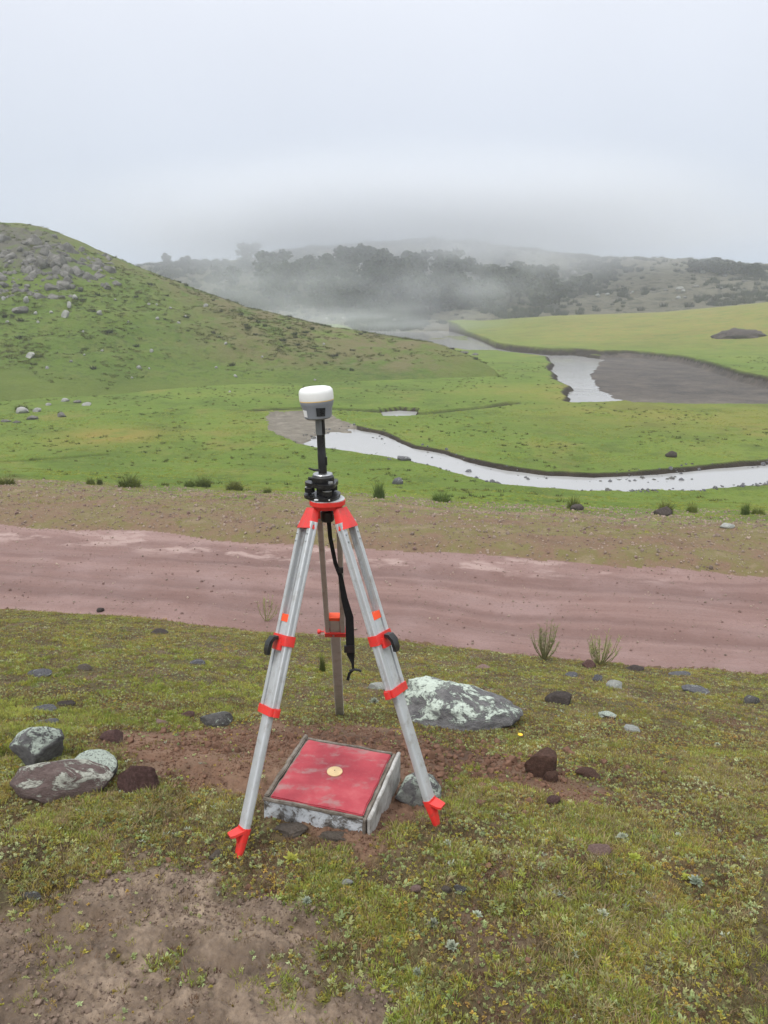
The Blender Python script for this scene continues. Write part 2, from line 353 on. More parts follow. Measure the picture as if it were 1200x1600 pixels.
# ------------------------------------------------------------------ material helpers
class NT:
    def __init__(s, name):
        s.m = bpy.data.materials.new(name); s.m.use_nodes = True
        s.t = s.m.node_tree; s.n = s.t.nodes; s.l = s.t.links; s.n.clear()
        s.out = s.n.new('ShaderNodeOutputMaterial'); s.b = s.n.new('ShaderNodeBsdfPrincipled')
        s.l.new(s.b.outputs[0], s.out.inputs[0])
        s._pos = None
    def link(s, a, b): s.l.new(a, b)
    def pos(s):
        if s._pos is None:
            g = s.n.new('ShaderNodeNewGeometry'); s._pos = g.outputs['Position']
        return s._pos
    def objc(s):
        return s.n.new('ShaderNodeTexCoord').outputs['Object']
    def noise(s, scale, detail=4, rough=0.55, vec=None, dist=0.0):
        n = s.n.new('ShaderNodeTexNoise'); n.inputs['Scale'].default_value = scale
        n.inputs['Detail'].default_value = detail; n.inputs['Roughness'].default_value = rough; n.inputs['Distortion'].default_value = dist
        s.link(vec if vec is not None else s.pos(), n.inputs['Vector']); return n.outputs[0]
    def voro(s, scale, vec=None, feat='F1', out=0):
        n = s.n.new('ShaderNodeTexVoronoi'); n.feature = feat; n.inputs['Scale'].default_value = scale
        s.link(vec if vec is not None else s.pos(), n.inputs['Vector']); return n.outputs[out]
    def attr(s, name):
        a = s.n.new('ShaderNodeAttribute'); a.attribute_name = name; return a.outputs['Fac']
    def ramp(s, fac, stops, interp='LINEAR'):
        r = s.n.new('ShaderNodeValToRGB'); c = r.color_ramp; c.interpolation = interp
        while len(c.elements) < len(stops): c.elements.new(0.5)
        for e, (p, col) in zip(c.elements, stops):
            e.position = p; e.color = (*col, 1) if not isinstance(col, (int, float)) else (col, col, col, 1)
        s.link(fac, r.inputs[0]); return r.outputs[0]
    def rng(s, v, a, b, c=0.0, d=1.0):
        m = s.n.new('ShaderNodeMapRange'); m.interpolation_type = 'SMOOTHSTEP'
        for k, x in (('From Min', a), ('From Max', b), ('To Min', c), ('To Max', d)): m.inputs[k].default_value = x
        s.link(v, m.inputs['Value']); return m.outputs[0]
    def math(s, op, a, b=None):
        m = s.n.new('ShaderNodeMath'); m.operation = op
        for i, v in enumerate((a, b)):
            if v is None: continue
            if isinstance(v, (int, float)): m.inputs[i].default_value = v
            else: s.link(v, m.inputs[i])
        return m.outputs[0]
    def mix(s, f, a, b, mode='MIX'):
        m = s.n.new('ShaderNodeMix'); m.data_type = 'RGBA'; m.blend_type = mode
        for i, v in ((0, f), (6, a), (7, b)):
            if isinstance(v, (int, float)): m.inputs[i].default_value = v
            elif isinstance(v, tuple): m.inputs[i].default_value = (*v, 1)
            else: s.link(v, m.inputs[i])
        return m.outputs[2]
    def bump(s, h, strength=0.5, dist=0.01, prev=None):
        b = s.n.new('ShaderNodeBump'); b.inputs['Strength'].default_value = strength; b.inputs['Distance'].default_value = dist
        s.link(h, b.inputs['Height'])
        if prev is not None: s.link(prev, b.inputs['Normal'])
        return b.outputs[0]
    def fin(s, color=None, rough=0.8, normal=None, metal=0.0, spec=0.3):
        for k, v in (('Base Color', color), ('Roughness', rough), ('Metallic', metal), ('Specular IOR Level', spec)):
            if v is None: continue
            if isinstance(v, (int, float)): s.b.inputs[k].default_value = v
            elif isinstance(v, tuple): s.b.inputs[k].default_value = (*v, 1)
            else: s.link(v, s.b.inputs[k])
        if normal is not None: s.link(normal, s.b.inputs['Normal'])
        return s.m
    def mapping(s, vec, scale=(1, 1, 1), rot=(0, 0, 0)):
        m = s.n.new('ShaderNodeMapping'); s.link(vec, m.inputs[0]); m.inputs['Scale'].default_value = scale; m.inputs['Rotation'].default_value = rot
        return m.outputs[0]

M = {}
# near ground: bare soils and the mossy felt under the grass
n = NT('near_ground')
felt = n.ramp(n.noise(2.2, 6, 0.65), [(0.25, (0.040, 0.028, 0.018)), (0.42, (0.062, 0.048, 0.024)), (0.56, (0.085, 0.075, 0.028)), (0.68, (0.115, 0.090, 0.040)), (0.8, (0.085, 0.052, 0.032))])
felt = n.mix(n.rng(n.noise(55, 4, 0.7), 0.45, 0.72, 0, 0.8), felt, (0.155, 0.145, 0.060))
felt = n.mix(n.rng(n.noise(13, 4, 0.6), 0.52, 0.68), felt, (0.115, 0.080, 0.052))
greys = n.ramp(n.noise(6, 8, 0.7), [(0.32, (0.075, 0.053, 0.037)), (0.48, (0.165, 0.120, 0.084)), (0.68, (0.34, 0.26, 0.190))])
greys = n.mix(n.rng(n.noise(70, 5, 0.75), 0.4, 0.7, 0, 0.55), greys, (0.13, 0.10, 0.082))
reds = n.ramp(n.noise(5, 8, 0.7), [(0.25, (0.115, 0.062, 0.040)), (0.5, (0.19, 0.110, 0.072)), (0.75, (0.27, 0.175, 0.12))])
reds = n.mix(n.rng(n.noise(60, 5, 0.75), 0.42, 0.7, 0, 0.6), reds, (0.115, 0.068, 0.045))
c = n.mix(n.attr('grey_soil'), felt, greys)
c = n.mix(n.attr('red_soil'), c, reds)
c = n.mix(n.attr('bare'), c, (0.135, 0.095, 0.065))
c = n.mix(n.math('MULTIPLY', n.attr('dug'), n.rng(n.noise(4, 5, 0.65), 0.3, 0.6)), c, (0.075, 0.042, 0.028))
nb = n.bump(n.noise(90, 6, 0.7), 0.8, 0.007)
nb = n.bump(n.noise(420, 3, 0.6), 0.5, 0.0018, nb)
M['near'] = n.fin(c, 0.85, nb, spec=0.25)

n = NT('red_dirt_road')
al = n.attr('along'); ac = n.attr('across')
cmb = n.n.new('ShaderNodeCombineXYZ'); n.link(al, cmb.inputs[0]); n.link(ac, cmb.inputs[1])
st = n.mapping(cmb.outputs[0], (0.10, 2.2, 1))
c = n.ramp(n.noise(1.0, 6, 0.6, st), [(0.30, (0.150, 0.088, 0.076)), (0.5, (0.205, 0.125, 0.108)), (0.70, (0.275, 0.182, 0.160))])
c = n.mix(n.rng(n.noise(1.3, 5, 0.6), 0.45, 0.7, 0, 0.55), c, (0.275, 0.185, 0.17))
c = n.mix(n.rng(n.noise(38, 5, 0.75), 0.45, 0.75, 0, 0.55), c, (0.125, 0.08, 0.072))
c = n.mix(n.math('MULTIPLY', n.attr('rut'), n.rng(n.noise(1.0, 4, 0.6, n.mapping(cmb.outputs[0], (0.18, 3, 1))), 0.3, 0.6, 0.15, 0.6)), c, (0.125, 0.073, 0.063))
pale = n.math('MULTIPLY', n.attr('edge'), n.rng(n.noise(1.1, 5, 0.65, n.mapping(cmb.outputs[0], (0.9, 2.2, 1))), 0.50, 0.62))
c = n.mix(pale, c, (0.325, 0.232, 0.208))
nb = n.bump(n.noise(1.0, 5, 0.6, n.mapping(cmb.outputs[0], (1.2, 14, 1))), 0.5, 0.03)
nb = n.bump(n.noise(45, 5, 0.7), 0.6, 0.012, nb)
M['road'] = n.fin(c, n.rng(n.noise(0.9, 3), 0.35, 0.7, 0.6, 0.9), nb, spec=0.3)

n = NT('bare_verge')
c = n.ramp(n.noise(1.4, 7, 0.65), [(0.28, (0.120, 0.075, 0.050)), (0.45, (0.190, 0.120, 0.082)), (0.56, (0.150, 0.128, 0.050)), (0.74, (0.27, 0.195, 0.14))])
c = n.mix(n.rng(n.noise(22, 5, 0.7), 0.42, 0.7, 0, 0.7), c, (0.16, 0.125, 0.07))
c = n.mix(n.math('MULTIPLY', n.rng(n.noise(3.2, 6, 0.7), 0.42, 0.62), n.attr('greening')), c, (0.15, 0.185, 0.045))
c = n.mix(n.rng(n.noise(9, 5, 0.7), 0.62, 0.72, 0, 0.6), c, (0.42, 0.36, 0.29))
nb = n.bump(n.noise(12, 6, 0.7), 0.7, 0.05)
M['verge'] = n.fin(c, 0.9, nb, spec=0.2)

def meadow_mat(name):
    n = NT(name)
    c = n.ramp(n.noise(0.10, 5, 0.6), [(0.28, (0.092, 0.145, 0.024)), (0.5, (0.125, 0.188, 0.029)), (0.72, (0.170, 0.215, 0.038))])
    c = n.mix(n.rng(n.noise(0.9, 6, 0.7), 0.45, 0.7, 0, 0.55), c, (0.165, 0.195, 0.045))
    c = n.mix(n.rng(n.noise(0.28, 7, 0.72), 0.48, 0.66, 0, 0.65), c, (0.070, 0.105, 0.020))
    c = n.mix(n.rng(n.noise(0.20, 7, 0.75), 0.53, 0.68, 0, 0.65), c, (0.200, 0.180, 0.050))
    c = n.mix(n.rng(n.noise(2.6, 6, 0.75), 0.5, 0.72, 0, 0.65), c, (0.058, 0.088, 0.018))
    c = n.mix(n.rng(n.noise(9.0, 5, 0.75), 0.52, 0.72, 0, 0.6), c, (0.075, 0.085, 0.025))
    c = n.mix(n.math('MULTIPLY', n.attr('ochre'), n.rng(n.noise(0.5, 6, 0.7), 0.28, 0.58)), c, (0.27, 0.19, 0.055))
    c = n.mix(n.math('MULTIPLY', n.attr('verge_mix'), n.rng(n.noise(1.2, 6, 0.7), 0.40, 0.55)), c, (0.23, 0.17, 0.10))
    c = n.mix(n.attr('bank'), c, n.ramp(n.noise(1.5, 6, 0.7), [(0.3, (0.018, 0.014, 0.011)), (0.6, (0.042, 0.032, 0.023)), (0.8, (0.085, 0.080, 0.032))]))
    nb = n.bump(n.noise(1.4, 7, 0.75), 0.8, 0.25)
    return n.fin(c, 0.9, nb, spec=0.15)
M['meadow'] = meadow_mat('meadow_turf')

n = NT('river_silt')
c = n.ramp(n.noise(0.5, 7, 0.65), [(0.35, (0.022, 0.017, 0.014)), (0.5, (0.048, 0.038, 0.030)), (0.68, (0.090, 0.072, 0.055))])
c = n.mix(n.rng(n.noise(3, 6, 0.75), 0.50, 0.66, 0, 0.55), c, (0.115, 0.095, 0.075))
c = n.mix(n.attr('near_silt'), c, n.ramp(n.noise(2, 7, 0.7), [(0.3, (0.085, 0.072, 0.050)), (0.55, (0.15, 0.13, 0.10)), (0.75, (0.24, 0.215, 0.17))]))
M['silt'] = n.fin(c, 0.75, n.bump(n.noise(3, 6, 0.7), 0.5, 0.08), spec=0.4)

n = NT('river_water')
nb = n.bump(n.noise(1.1, 2, 0.45, n.mapping(n.pos(), (1, 0.6, 1))), 0.25, 0.05)
M['water'] = n.fin((0.34, 0.34, 0.335), 0.11, nb, spec=0.5)
n.b.inputs['IOR'].default_value = 1.33


n = NT('hill_turf')
c = n.ramp(n.noise(0.09, 6, 0.62), [(0.28, (0.068, 0.108, 0.020)), (0.5, (0.098, 0.150, 0.026)), (0.72, (0.138, 0.182, 0.036))])
c = n.mix(n.rng(n.noise(0.7, 6, 0.72), 0.46, 0.66, 0, 0.75), c, (0.135, 0.155, 0.042))
c = n.mix(n.rng(n.noise(1.7, 6, 0.75), 0.48, 0.66, 0, 0.75), c, (0.052, 0.072, 0.020))
c = n.mix(n.math('MULTIPLY', n.attr('brown'), n.rng(n.noise(0.45, 6, 0.7), 0.36, 0.56)), c, (0.150, 0.130, 0.062))
c = n.mix(n.math('MULTIPLY', n.attr('foot'), n.rng(n.noise(0.5, 6, 0.7), 0.25, 0.6, 0.5, 1.0)), c, n.ramp(n.noise(0.3, 7, 0.72), [(0.3, (0.080, 0.115, 0.022)), (0.7, (0.130, 0.165, 0.034))]))
c = n.mix(n.math('MULTIPLY', n.attr('crag'), n.rng(n.noise(0.8, 6, 0.7), 0.30, 0.55, 0, 0.95)), c, (0.115, 0.108, 0.090))
nb = n.bump(n.noise(1.6, 7, 0.75), 0.9, 0.30)
M['hill'] = n.fin(c, 0.9, nb, spec=0.15)

n = NT('moorland')
c = n.ramp(n.noise(0.06, 7, 0.7), [(0.3, (0.085, 0.078, 0.055)), (0.5, (0.130, 0.120, 0.085)), (0.7, (0.185, 0.170, 0.130))])
c = n.mix(n.rng(n.noise(0.35, 6, 0.75), 0.48, 0.62, 0, 0.9), c, (0.038, 0.042, 0.028))
c = n.mix(n.rng(n.noise(0.8, 5, 0.7), 0.60, 0.70, 0, 0.7), c, (0.28, 0.26, 0.22))
M['moor'] = n.fin(c, 0.95, n.bump(n.noise(0.7, 6, 0.75), 0.9, 0.8), spec=0.1)

# ------------------------------------------------------------------ object helpers
def tag(o, label=None, cat=None, group=None, kind=None):
    if label: o['label'] = label
    if cat: o['category'] = cat
    if group: o['group'] = group
    if kind: o['kind'] = kind
    return o
def empty(name, loc, label, cat, group=None):
    o = bpy.data.objects.new(name, None); COL.objects.link(o); o.location = tuple(loc); o.empty_display_size = 0.1
    return tag(o, label, cat, group)
def mesh_np(name, v, quads, mat, attrs=None, smooth=True, kind=None):
    me = bpy.data.meshes.new(name)
    me.vertices.add(len(v)); me.vertices.foreach_set('co', np.ascontiguousarray(v, dtype=np.float32).ravel())
    nf, k = quads.shape
    me.loops.add(nf * k); me.loops.foreach_set('vertex_index', np.ascontiguousarray(quads, dtype=np.int32).ravel())
    me.polygons.add(nf); me.polygons.foreach_set('loop_start', np.arange(0, nf * k, k, dtype=np.int32))
    me.polygons.foreach_set('use_smooth', np.full(nf, smooth))
    me.update(calc_edges=True)
    for a, d in (attrs or {}).items():
        at = me.attributes.new(a, 'FLOAT', 'POINT'); at.data.foreach_set('value', np.ascontiguousarray(d, dtype=np.float32))
    me.materials.append(mat)
    o = bpy.data.objects.new(name, me); COL.objects.link(o)
    if kind: o['kind'] = kind
    return o
def sub(v, quads, attrs):          # keep only the vertices some faces use
    used = np.unique(quads); remap = np.zeros(len(v), np.int64); remap[used] = np.arange(len(used))
    return v[used], remap[quads], {k: a[used] for k, a in attrs.items()}

# ------------------------------------------------------------------ the land
fine = np.linspace(-36, 36, 641)
coarse = np.concatenate([np.linspace(39, 180, 34), np.linspace(184, 321, 32)])
azs = np.radians(np.concatenate([fine, coarse]))
rows = np.concatenate([[0.02, 0.3, 0.6, 0.8], np.exp(np.linspace(math.log(0.95), math.log(9.6), 610)),
                       np.linspace(9.65, 16, 95), 1 / np.linspace(1 / 16.05, 1 / 60, 420), np.exp(np.linspace(math.log(60.3), math.log(172), 260)), np.linspace(174, 440, 36)])
A, R_ = np.meshgrid(azs, rows)
X = (R_ * np.sin(A)).ravel(); Y = (R_ * np.cos(A)).ravel()
Z, zones = height(X, Y, want=True)
V = np.stack([X, Y, Z + CAMZ], 1)
nr, nc = A.shape
idx = np.arange(nr * nc).reshape(nr, nc); nxt = np.roll(idx, -1, axis=1)
Q = np.stack([idx[:-1].ravel(), idx[1:].ravel(), nxt[1:].ravel(), nxt[:-1].ravel()], 1)[:, ::-1]
fo0 = zones['o0'][Q].mean(1); fo1 = zones['o1'][Q].mean(1); fmud = zones['mud'][Q].mean(1)
berm_w = 3.0 + 0.7 * fbm(X, Y, 0.25, 3, 4)
fberm = (zones['o1'] - berm_w)[Q].mean(1)
is_near = fo0 < 0
is_road = (fo0 >= 0) & (fo1 < 0)
is_verge = (fo1 >= 0) & (fberm < 0)
is_mud = (fberm >= 0) & (fmud > 0.5)
is_mead = (fberm >= 0) & ~is_mud
edge_near = sst(-0.35, 0.0, zones['o0']) * (1 - sst(0.0, 0.1, zones['o0']))
at_near = dict(grey_soil=zones['soilA'], red_soil=np.clip(zones['soilB'] * 0.95 + zones['soilC'] * 0.85 + edge_near * 0.7, 0, 1), bare=zones['spots'] * 0.8, dug=np.clip(np.exp(-(((X + 0.1) / 0.5) ** 2 + ((Y - 3.3) / 0.22) ** 2)) + np.exp(-(((X - 0.42) / 0.30) ** 2 + ((Y - 2.9) / 0.4) ** 2)), 0, 1) * (Y < 6))
v_, q_, a_ = sub(V, Q[is_near], at_near); mesh_np('ground', v_, q_, M['near'], a_, kind='structure')
edge = sst(-0.75, -0.45, zones['o1']) * (1 - sst(-0.12, 0.0, zones['o1'])) * sst(az_of(1130), az_of(1000), X / np.maximum(Y, 1))
_o = zones['o0']
at_road = dict(along=zones['al'], across=_o, edge=edge, rut=np.clip(np.exp(-((_o - 0.85) / 0.16) ** 2) + np.exp(-((_o - 1.25) / 0.10) ** 2) + np.exp(-((_o - 2.35) / 0.18) ** 2) + 0.7 * np.exp(-((_o - 2.8) / 0.1) ** 2), 0, 1))
v_, q_, a_ = sub(V, Q[is_road], at_road); mesh_np('dirt_road', v_, q_, M['road'], a_, kind='structure')
at_verge = dict(greening=sst(1.2, 3.4, zones['o1']) * 0.9 + 0.12)
v_, q_, a_ = sub(V, Q[is_verge], at_verge); mesh_np('verge', v_, q_, M['verge'], a_, kind='structure')
_d = np.hypot(X, Y)
och = np.exp(-(((X - at_z(1130, 612, ZM)[0]) / 12) ** 2 + ((Y - at_z(1130, 612, ZM)[1]) / 4) ** 2)) + 0.8 * np.exp(-(((X - at_z(170, 680, ZM)[0]) / 2.6) ** 2 + ((Y - at_z(170, 680, ZM)[1]) / 2.5) ** 2)) \
    + 0.5 * sst(80, 130, _d) * sst(0.0, 0.3, X / np.maximum(Y, 1)) + 0.35 * sst(0.35, 0.0, np.abs(_d - 45) / 30) * sst(0.1, 0.3, X / np.maximum(Y, 1))
at_mead = dict(ochre=np.clip(och, 0, 1), bank=zones['bank'], verge_mix=1 - sst(3.2, 6.5, zones['o1']))
v_, q_, a_ = sub(V, Q[is_mead], at_mead); mesh_np('meadow', v_, q_, M['meadow'], a_, kind='structure')
at_mud = dict(near_silt=1 - sst(40, 60, _d))
v_, q_, a_ = sub(V, Q[is_mud], at_mud); mesh_np('silt_bank', v_, q_, M['silt'], a_, kind='structure')
# water sheet, a little wider than the channels it lies in
vm = _d > 18
wd = np.full(X.shape, 1e3)
for Pq in (RIVER_NEAR, RIVER_FAR, POOL): wd[vm] = np.minimum(wd[vm], sdf_box(X[vm], Y[vm], Pq, 6))
is_w = (wd[Q].max(1) < 2.0)
Vw = V.copy(); Vw[:, 2] = wlev(np.hypot(X, Y)) + CAMZ
v_, q_, a_ = sub(Vw, Q[is_w], {}); mesh_np('river', v_, q_, M['water'], a_, kind='structure')

def polar_patch(name, a0, a1, na, d0, d1, nd, fn, mat, attrf):
    T_ = np.linspace(a0, a1, na); D_ = 1 / np.linspace(1 / d0, 1 / d1, nd)
    T2, D2 = np.meshgrid(T_, D_); x = (T2 * D2).ravel(); y = D2.ravel()
    z = fn(x, y)
    i = np.arange(nd * na).reshape(nd, na)
    q = np.stack([i[:-1, :-1].ravel(), i[:-1, 1:].ravel(), i[1:, 1:].ravel(), i[1:, :-1].ravel()], 1)
    return mesh_np(name, np.stack([x, y, z + CAMZ], 1), q, mat, attrf(x, y), kind='structure')
def hill_attr(x, y):
    t = x / y
    db = np.interp(t, HT, HBD); dr = np.interp(t, HT, HRD); u = (y - db) / (dr - db)
    br = np.clip(sst(az_of(230), az_of(420), t) * sst(0.22, 0.42, u), 0, 1) * 0.85 + 0.55 * sst(0.68, 0.9, u)
    return dict(brown=np.clip(br, 0, 1), foot=np.maximum(1 - sst(0.10, 0.26, u + 0.08 * fbm(x, y, 0.1, 3, 4)), sst(az_of(640), az_of(740), t + 0.02 * fbm(x, y, 0.1, 3, 4))), crag=crag_mask(x, y))
polar_patch('hill', az_of(-700), az_of(830), 560, 36, 190, 380, hill_h, M['hill'], hill_attr)
polar_patch('far_hills', az_of(-500), az_of(1900), 520, 150, 420, 190, far_h, M['moor'], lambda x, y: {})

# ------------------------------------------------------------------ mist
def volume_mat(name, dens, col=(0.86, 0.89, 0.94), anis=0.2):
    m = bpy.data.materials.new(name); m.use_nodes = True; t = m.node_tree; t.nodes.clear()
    o = t.nodes.new('ShaderNodeOutputMaterial'); v = t.nodes.new('ShaderNodeVolumePrincipled')
    v.inputs['Color'].default_value = (*col, 1); v.inputs['Density'].default_value = dens; v.inputs['Anisotropy'].default_value = anis
    t.links.new(v.outputs[0], o.inputs['Volume']); return m
def box_obj(name, lo, hi, mat):
    bm = bmesh.new(); bmesh.ops.create_cube(bm, size=1.0)
    for v in bm.verts: v.co = Vector([lo[i] + (v.co[i] + 0.5) * (hi[i] - lo[i]) for i in range(3)])
    me = bpy.data.meshes.new(name); bm.to_mesh(me); bm.free(); me.materials.append(mat)
    o = bpy.data.objects.new(name, me); COL.objects.link(o); return o
HAZE_D = 0.0013
_zmin = float(Z.min()) + CAMZ
hz = box_obj('haze', (-460, -460, -9.5), (460, 460, 64), volume_mat('haze_air', HAZE_D)); hz['kind'] = 'stuff'
tag(hz, 'thin pale haze filling the whole valley air')

def fog_mat(dens, seed, wisp=1.0):
    m = bpy.data.materials.new('fog_air'); m.use_nodes = True; t = m.node_tree; N = t.nodes; L = t.links; N.clear()
    o = N.new('ShaderNodeOutputMaterial'); v = N.new('ShaderNodeVolumePrincipled')
    v.inputs['Color'].default_value = (0.885, 0.905, 0.94, 1); v.inputs['Anisotropy'].default_value = 0.1
    tc_ = N.new('ShaderNodeTexCoord'); ln = N.new('ShaderNodeVectorMath'); ln.operation = 'LENGTH'; L.new(tc_.outputs['Object'], ln.inputs[0])
    nz = N.new('ShaderNodeTexNoise'); nz.inputs['Scale'].default_value = 1.5; nz.inputs['Detail'].default_value = 3; nz.inputs['Roughness'].default_value = 0.55
    mp = N.new('ShaderNodeMapping'); mp.inputs['Location'].default_value = (seed * 3.1, seed * 1.7, seed); mp.inputs['Scale'].default_value = (1.6, 0.8, 1.2)
    L.new(tc_.outputs['Object'], mp.inputs[0]); L.new(mp.outputs[0], nz.inputs['Vector'])
    r1 = N.new('ShaderNodeMapRange'); r1.interpolation_type = 'SMOOTHSTEP'; r1.inputs['From Min'].default_value = 1.0; r1.inputs['From Max'].default_value = -0.05
    L.new(ln.outputs['Value'], r1.inputs['Value'])
    r2 = N.new('ShaderNodeMapRange'); r2.interpolation_type = 'SMOOTHSTEP'; r2.inputs['From Min'].default_value = 0.36; r2.inputs['From Max'].default_value = 0.64; r2.inputs['To Min'].default_value = 1 - wisp
    L.new(nz.outputs[0], r2.inputs['Value'])
    a = N.new('ShaderNodeMath'); a.operation = 'MULTIPLY'; L.new(r1.outputs[0], a.inputs[0]); L.new(r2.outputs[0], a.inputs[1])
    b = N.new('ShaderNodeMath'); b.operation = 'MULTIPLY'; L.new(a.outputs[0], b.inputs[0]); b.inputs[1].default_value = dens
    L.new(b.outputs[0], v.inputs['Density']); L.new(v.outputs[0], o.inputs['Volume']); return m
def blob(name, c, r, dens, seed, label, rot=0.0, wisp=1.0):
    bm = bmesh.new(); bmesh.ops.create_icosphere(bm, subdivisions=3, radius=1.0)
    me = bpy.data.meshes.new(name); bm.to_mesh(me); bm.free(); me.materials.append(fog_mat(dens, seed, wisp))
    o = bpy.data.objects.new(name, me); COL.objects.link(o); o.location = tuple(c); o.scale = r; o.rotation_euler = (0, 0, rot)
    o['kind'] = 'stuff'; o['label'] = label; return o
for i, (px, py, D, r, dn, wi_, lb) in enumerate([
        (705, 334, 222, (118, 34, 23), 0.115, 0.40, 'low cloud resting on the wooded ridge'),
        (340, 350, 225, (75, 36, 20), 0.035, 0.5, 'low cloud over the left end of the far ridge'),
        (1060, 350, 290, (120, 36, 15), 0.016, 0.6, 'thin cloud above the right moor'),
        (760, 435, 152, (30, 12, 12), 0.045, 1.0, 'drifting mist at the right end of the wood'),
        (560, 445, 150, (36, 12, 10), 0.020, 1.0, 'mist hanging in front of the wood'),
        (400, 445, 140, (28, 12, 9), 0.050, 0.8, 'mist behind the shoulder of the green hill'),
        (520, 497, 108, (24, 12, 3.6), 0.075, 0.8, 'ground mist creeping over the hill shoulder'),
        (640, 505, 135, (22, 12, 3.0), 0.022, 0.8, 'ground mist by the far water')]):
    blob('fog_bank', at_d(px, py, D), r, dn, i + 3, lb, 0, wi_)

# ------------------------------------------------------------------ mesh builder
class MB:
    def __init__(s): s.v = []; s.f = []
    def add(s, vs, fs):
        o = len(s.v); s.v += [Vector(v) for v in vs]; s.f += [tuple(i + o for i in f) for f in fs]
    def prism(s, prof, p0, p1, Xa, Ya, sc0=1.0, sc1=1.0, cap=True):
        p0, p1, Xa, Ya = map(Vector, (p0, p1, Xa, Ya)); n = len(prof)
        vs = [p0 + Xa * a * sc0 + Ya * b * sc0 for a, b in prof] + [p1 + Xa * a * sc1 + Ya * b * sc1 for a, b in prof]
        fs = [(i, (i + 1) % n, n + (i + 1) % n, n + i) for i in range(n)]
        if cap: fs += [tuple(range(n))[::-1], tuple(range(n, 2 * n))]
        s.add(vs, fs)
    def box(s, c, Xa, Ya, Za, sx, sy, sz, ch=0.12):
        Xa, Ya, Za, c = map(Vector, (Xa, Ya, Za, c))
        b = min(sx, sy) * ch
        s.prism(rrect(sx, sy, b), c - Za * sz / 2, c + Za * sz / 2, Xa, Ya)
    def lathe(s, prof, c, ax=(0, 0, 1), n=32, cap=True):
        ax = Vector(ax).normalized(); X_ = ax.orthogonal().normalized(); Y_ = ax.cross(X_); c = Vector(c)
        vs = []; fs = []
        for r, h in prof:
            for k in range(n):
                a = 2 * math.pi * k / n; vs.append(c + ax * h + (X_ * math.cos(a) + Y_ * math.sin(a)) * r)
        for j in range(len(prof) - 1):
            for k in range(n): fs.append((j * n + k, j * n + (k + 1) % n, (j + 1) * n + (k + 1) % n, (j + 1) * n + k))
        if cap: fs.append(tuple(range(n))[::-1]); fs.append(tuple(range((len(prof) - 1) * n, len(prof) * n)))
        s.add(vs, fs)
    def tube(s, pts, rad, n=8):
        pts = [Vector(p) for p in pts]; m = len(pts)
        if isinstance(rad, (int, float)): rad = [rad] * m
        t0 = (pts[1] - pts[0]).normalized(); X_ = t0.orthogonal().normalized(); vs = []; fs = []
        for i, p in enumerate(pts):
            t = (pts[min(i + 1, m - 1)] - pts[max(i - 1, 0)]).normalized()
            X_ = (X_ - t * X_.dot(t)).normalized(); Y_ = t.cross(X_)
            for k in range(n):
                a = 2 * math.pi * k / n; vs.append(p + (X_ * math.cos(a) + Y_ * math.sin(a)) * rad[i])
        for i in range(m - 1):
            for k in range(n): fs.append((i * n + k, i * n + (k + 1) % n, (i + 1) * n + (k + 1) % n, (i + 1) * n + k))
        fs.append(tuple(range(n))[::-1]); fs.append(tuple(range((m - 1) * n, m * n))); s.add(vs, fs)
    def ribbon(s, pts, widths, Xs, th):
        pts = [Vector(p) for p in pts]; m = len(pts); vs = []; fs = []
        for i, p in enumerate(pts):
            t = (pts[min(i + 1, m - 1)] - pts[max(i - 1, 0)]).normalized(); X_ = Vector(Xs[i] if isinstance(Xs, list) else Xs)
            X_ = (X_ - t * X_.dot(t)).normalized(); N_ = t.cross(X_); w = widths[i] / 2 if isinstance(widths, list) else widths / 2
            vs += [p - X_ * w - N_ * th, p + X_ * w - N_ * th, p + X_ * w + N_ * th, p - X_ * w + N_ * th]
        for i in range(m - 1):
            for k in range(4): fs.append((i * 4 + k, i * 4 + (k + 1) % 4, i * 4 + 4 + (k + 1) % 4, i * 4 + 4 + k))
        fs += [(3, 2, 1, 0), tuple(range(m * 4 - 4, m * 4))]; s.add(vs, fs)
    def build(s, name, mat, parent=None, origin=None, angle=35, smooth=True):
        """vertices are world coordinates; they are stored relative to origin (or the parent's base)"""
        if origin is None: origin = Vector(parent['_o']) if parent is not None else Vector((0, 0, 0))
        origin = Vector(origin)
        me = bpy.data.meshes.new(name); me.from_pydata([v - origin for v in s.v], [], s.f); me.update()
        bm = bmesh.new(); bm.from_mesh(me); bmesh.ops.recalc_face_normals(bm, faces=bm.faces); bm.to_mesh(me); bm.free()
        me.materials.append(mat)
        if smooth:
            me.polygons.foreach_set('use_smooth', [True] * len(me.polygons)); me.set_sharp_from_angle(angle=math.radians(angle))
        o = bpy.data.objects.new(name, me); COL.objects.link(o)
        if parent is not None: o.parent = parent; o['_o'] = tuple(origin)
        else: o.location = origin; o['_o'] = tuple(origin)
        return o
def rrect(w, h, b, k=2):
    pts = []
    for cx, cy, a0 in ((w / 2 - b, h / 2 - b, 0), (-w / 2 + b, h / 2 - b, 90), (-w / 2 + b, -h / 2 + b, 180), (w / 2 - b, -h / 2 + b, 270)):
        for i in range(k + 1):
            a = math.radians(a0 + 90 * i / k); pts.append((cx + b * math.cos(a), cy + b * math.sin(a)))
    return pts
def root(name, loc, label, cat, group=None):
    o = empty(name, loc, label, cat, group); o['_o'] = tuple(loc); return o

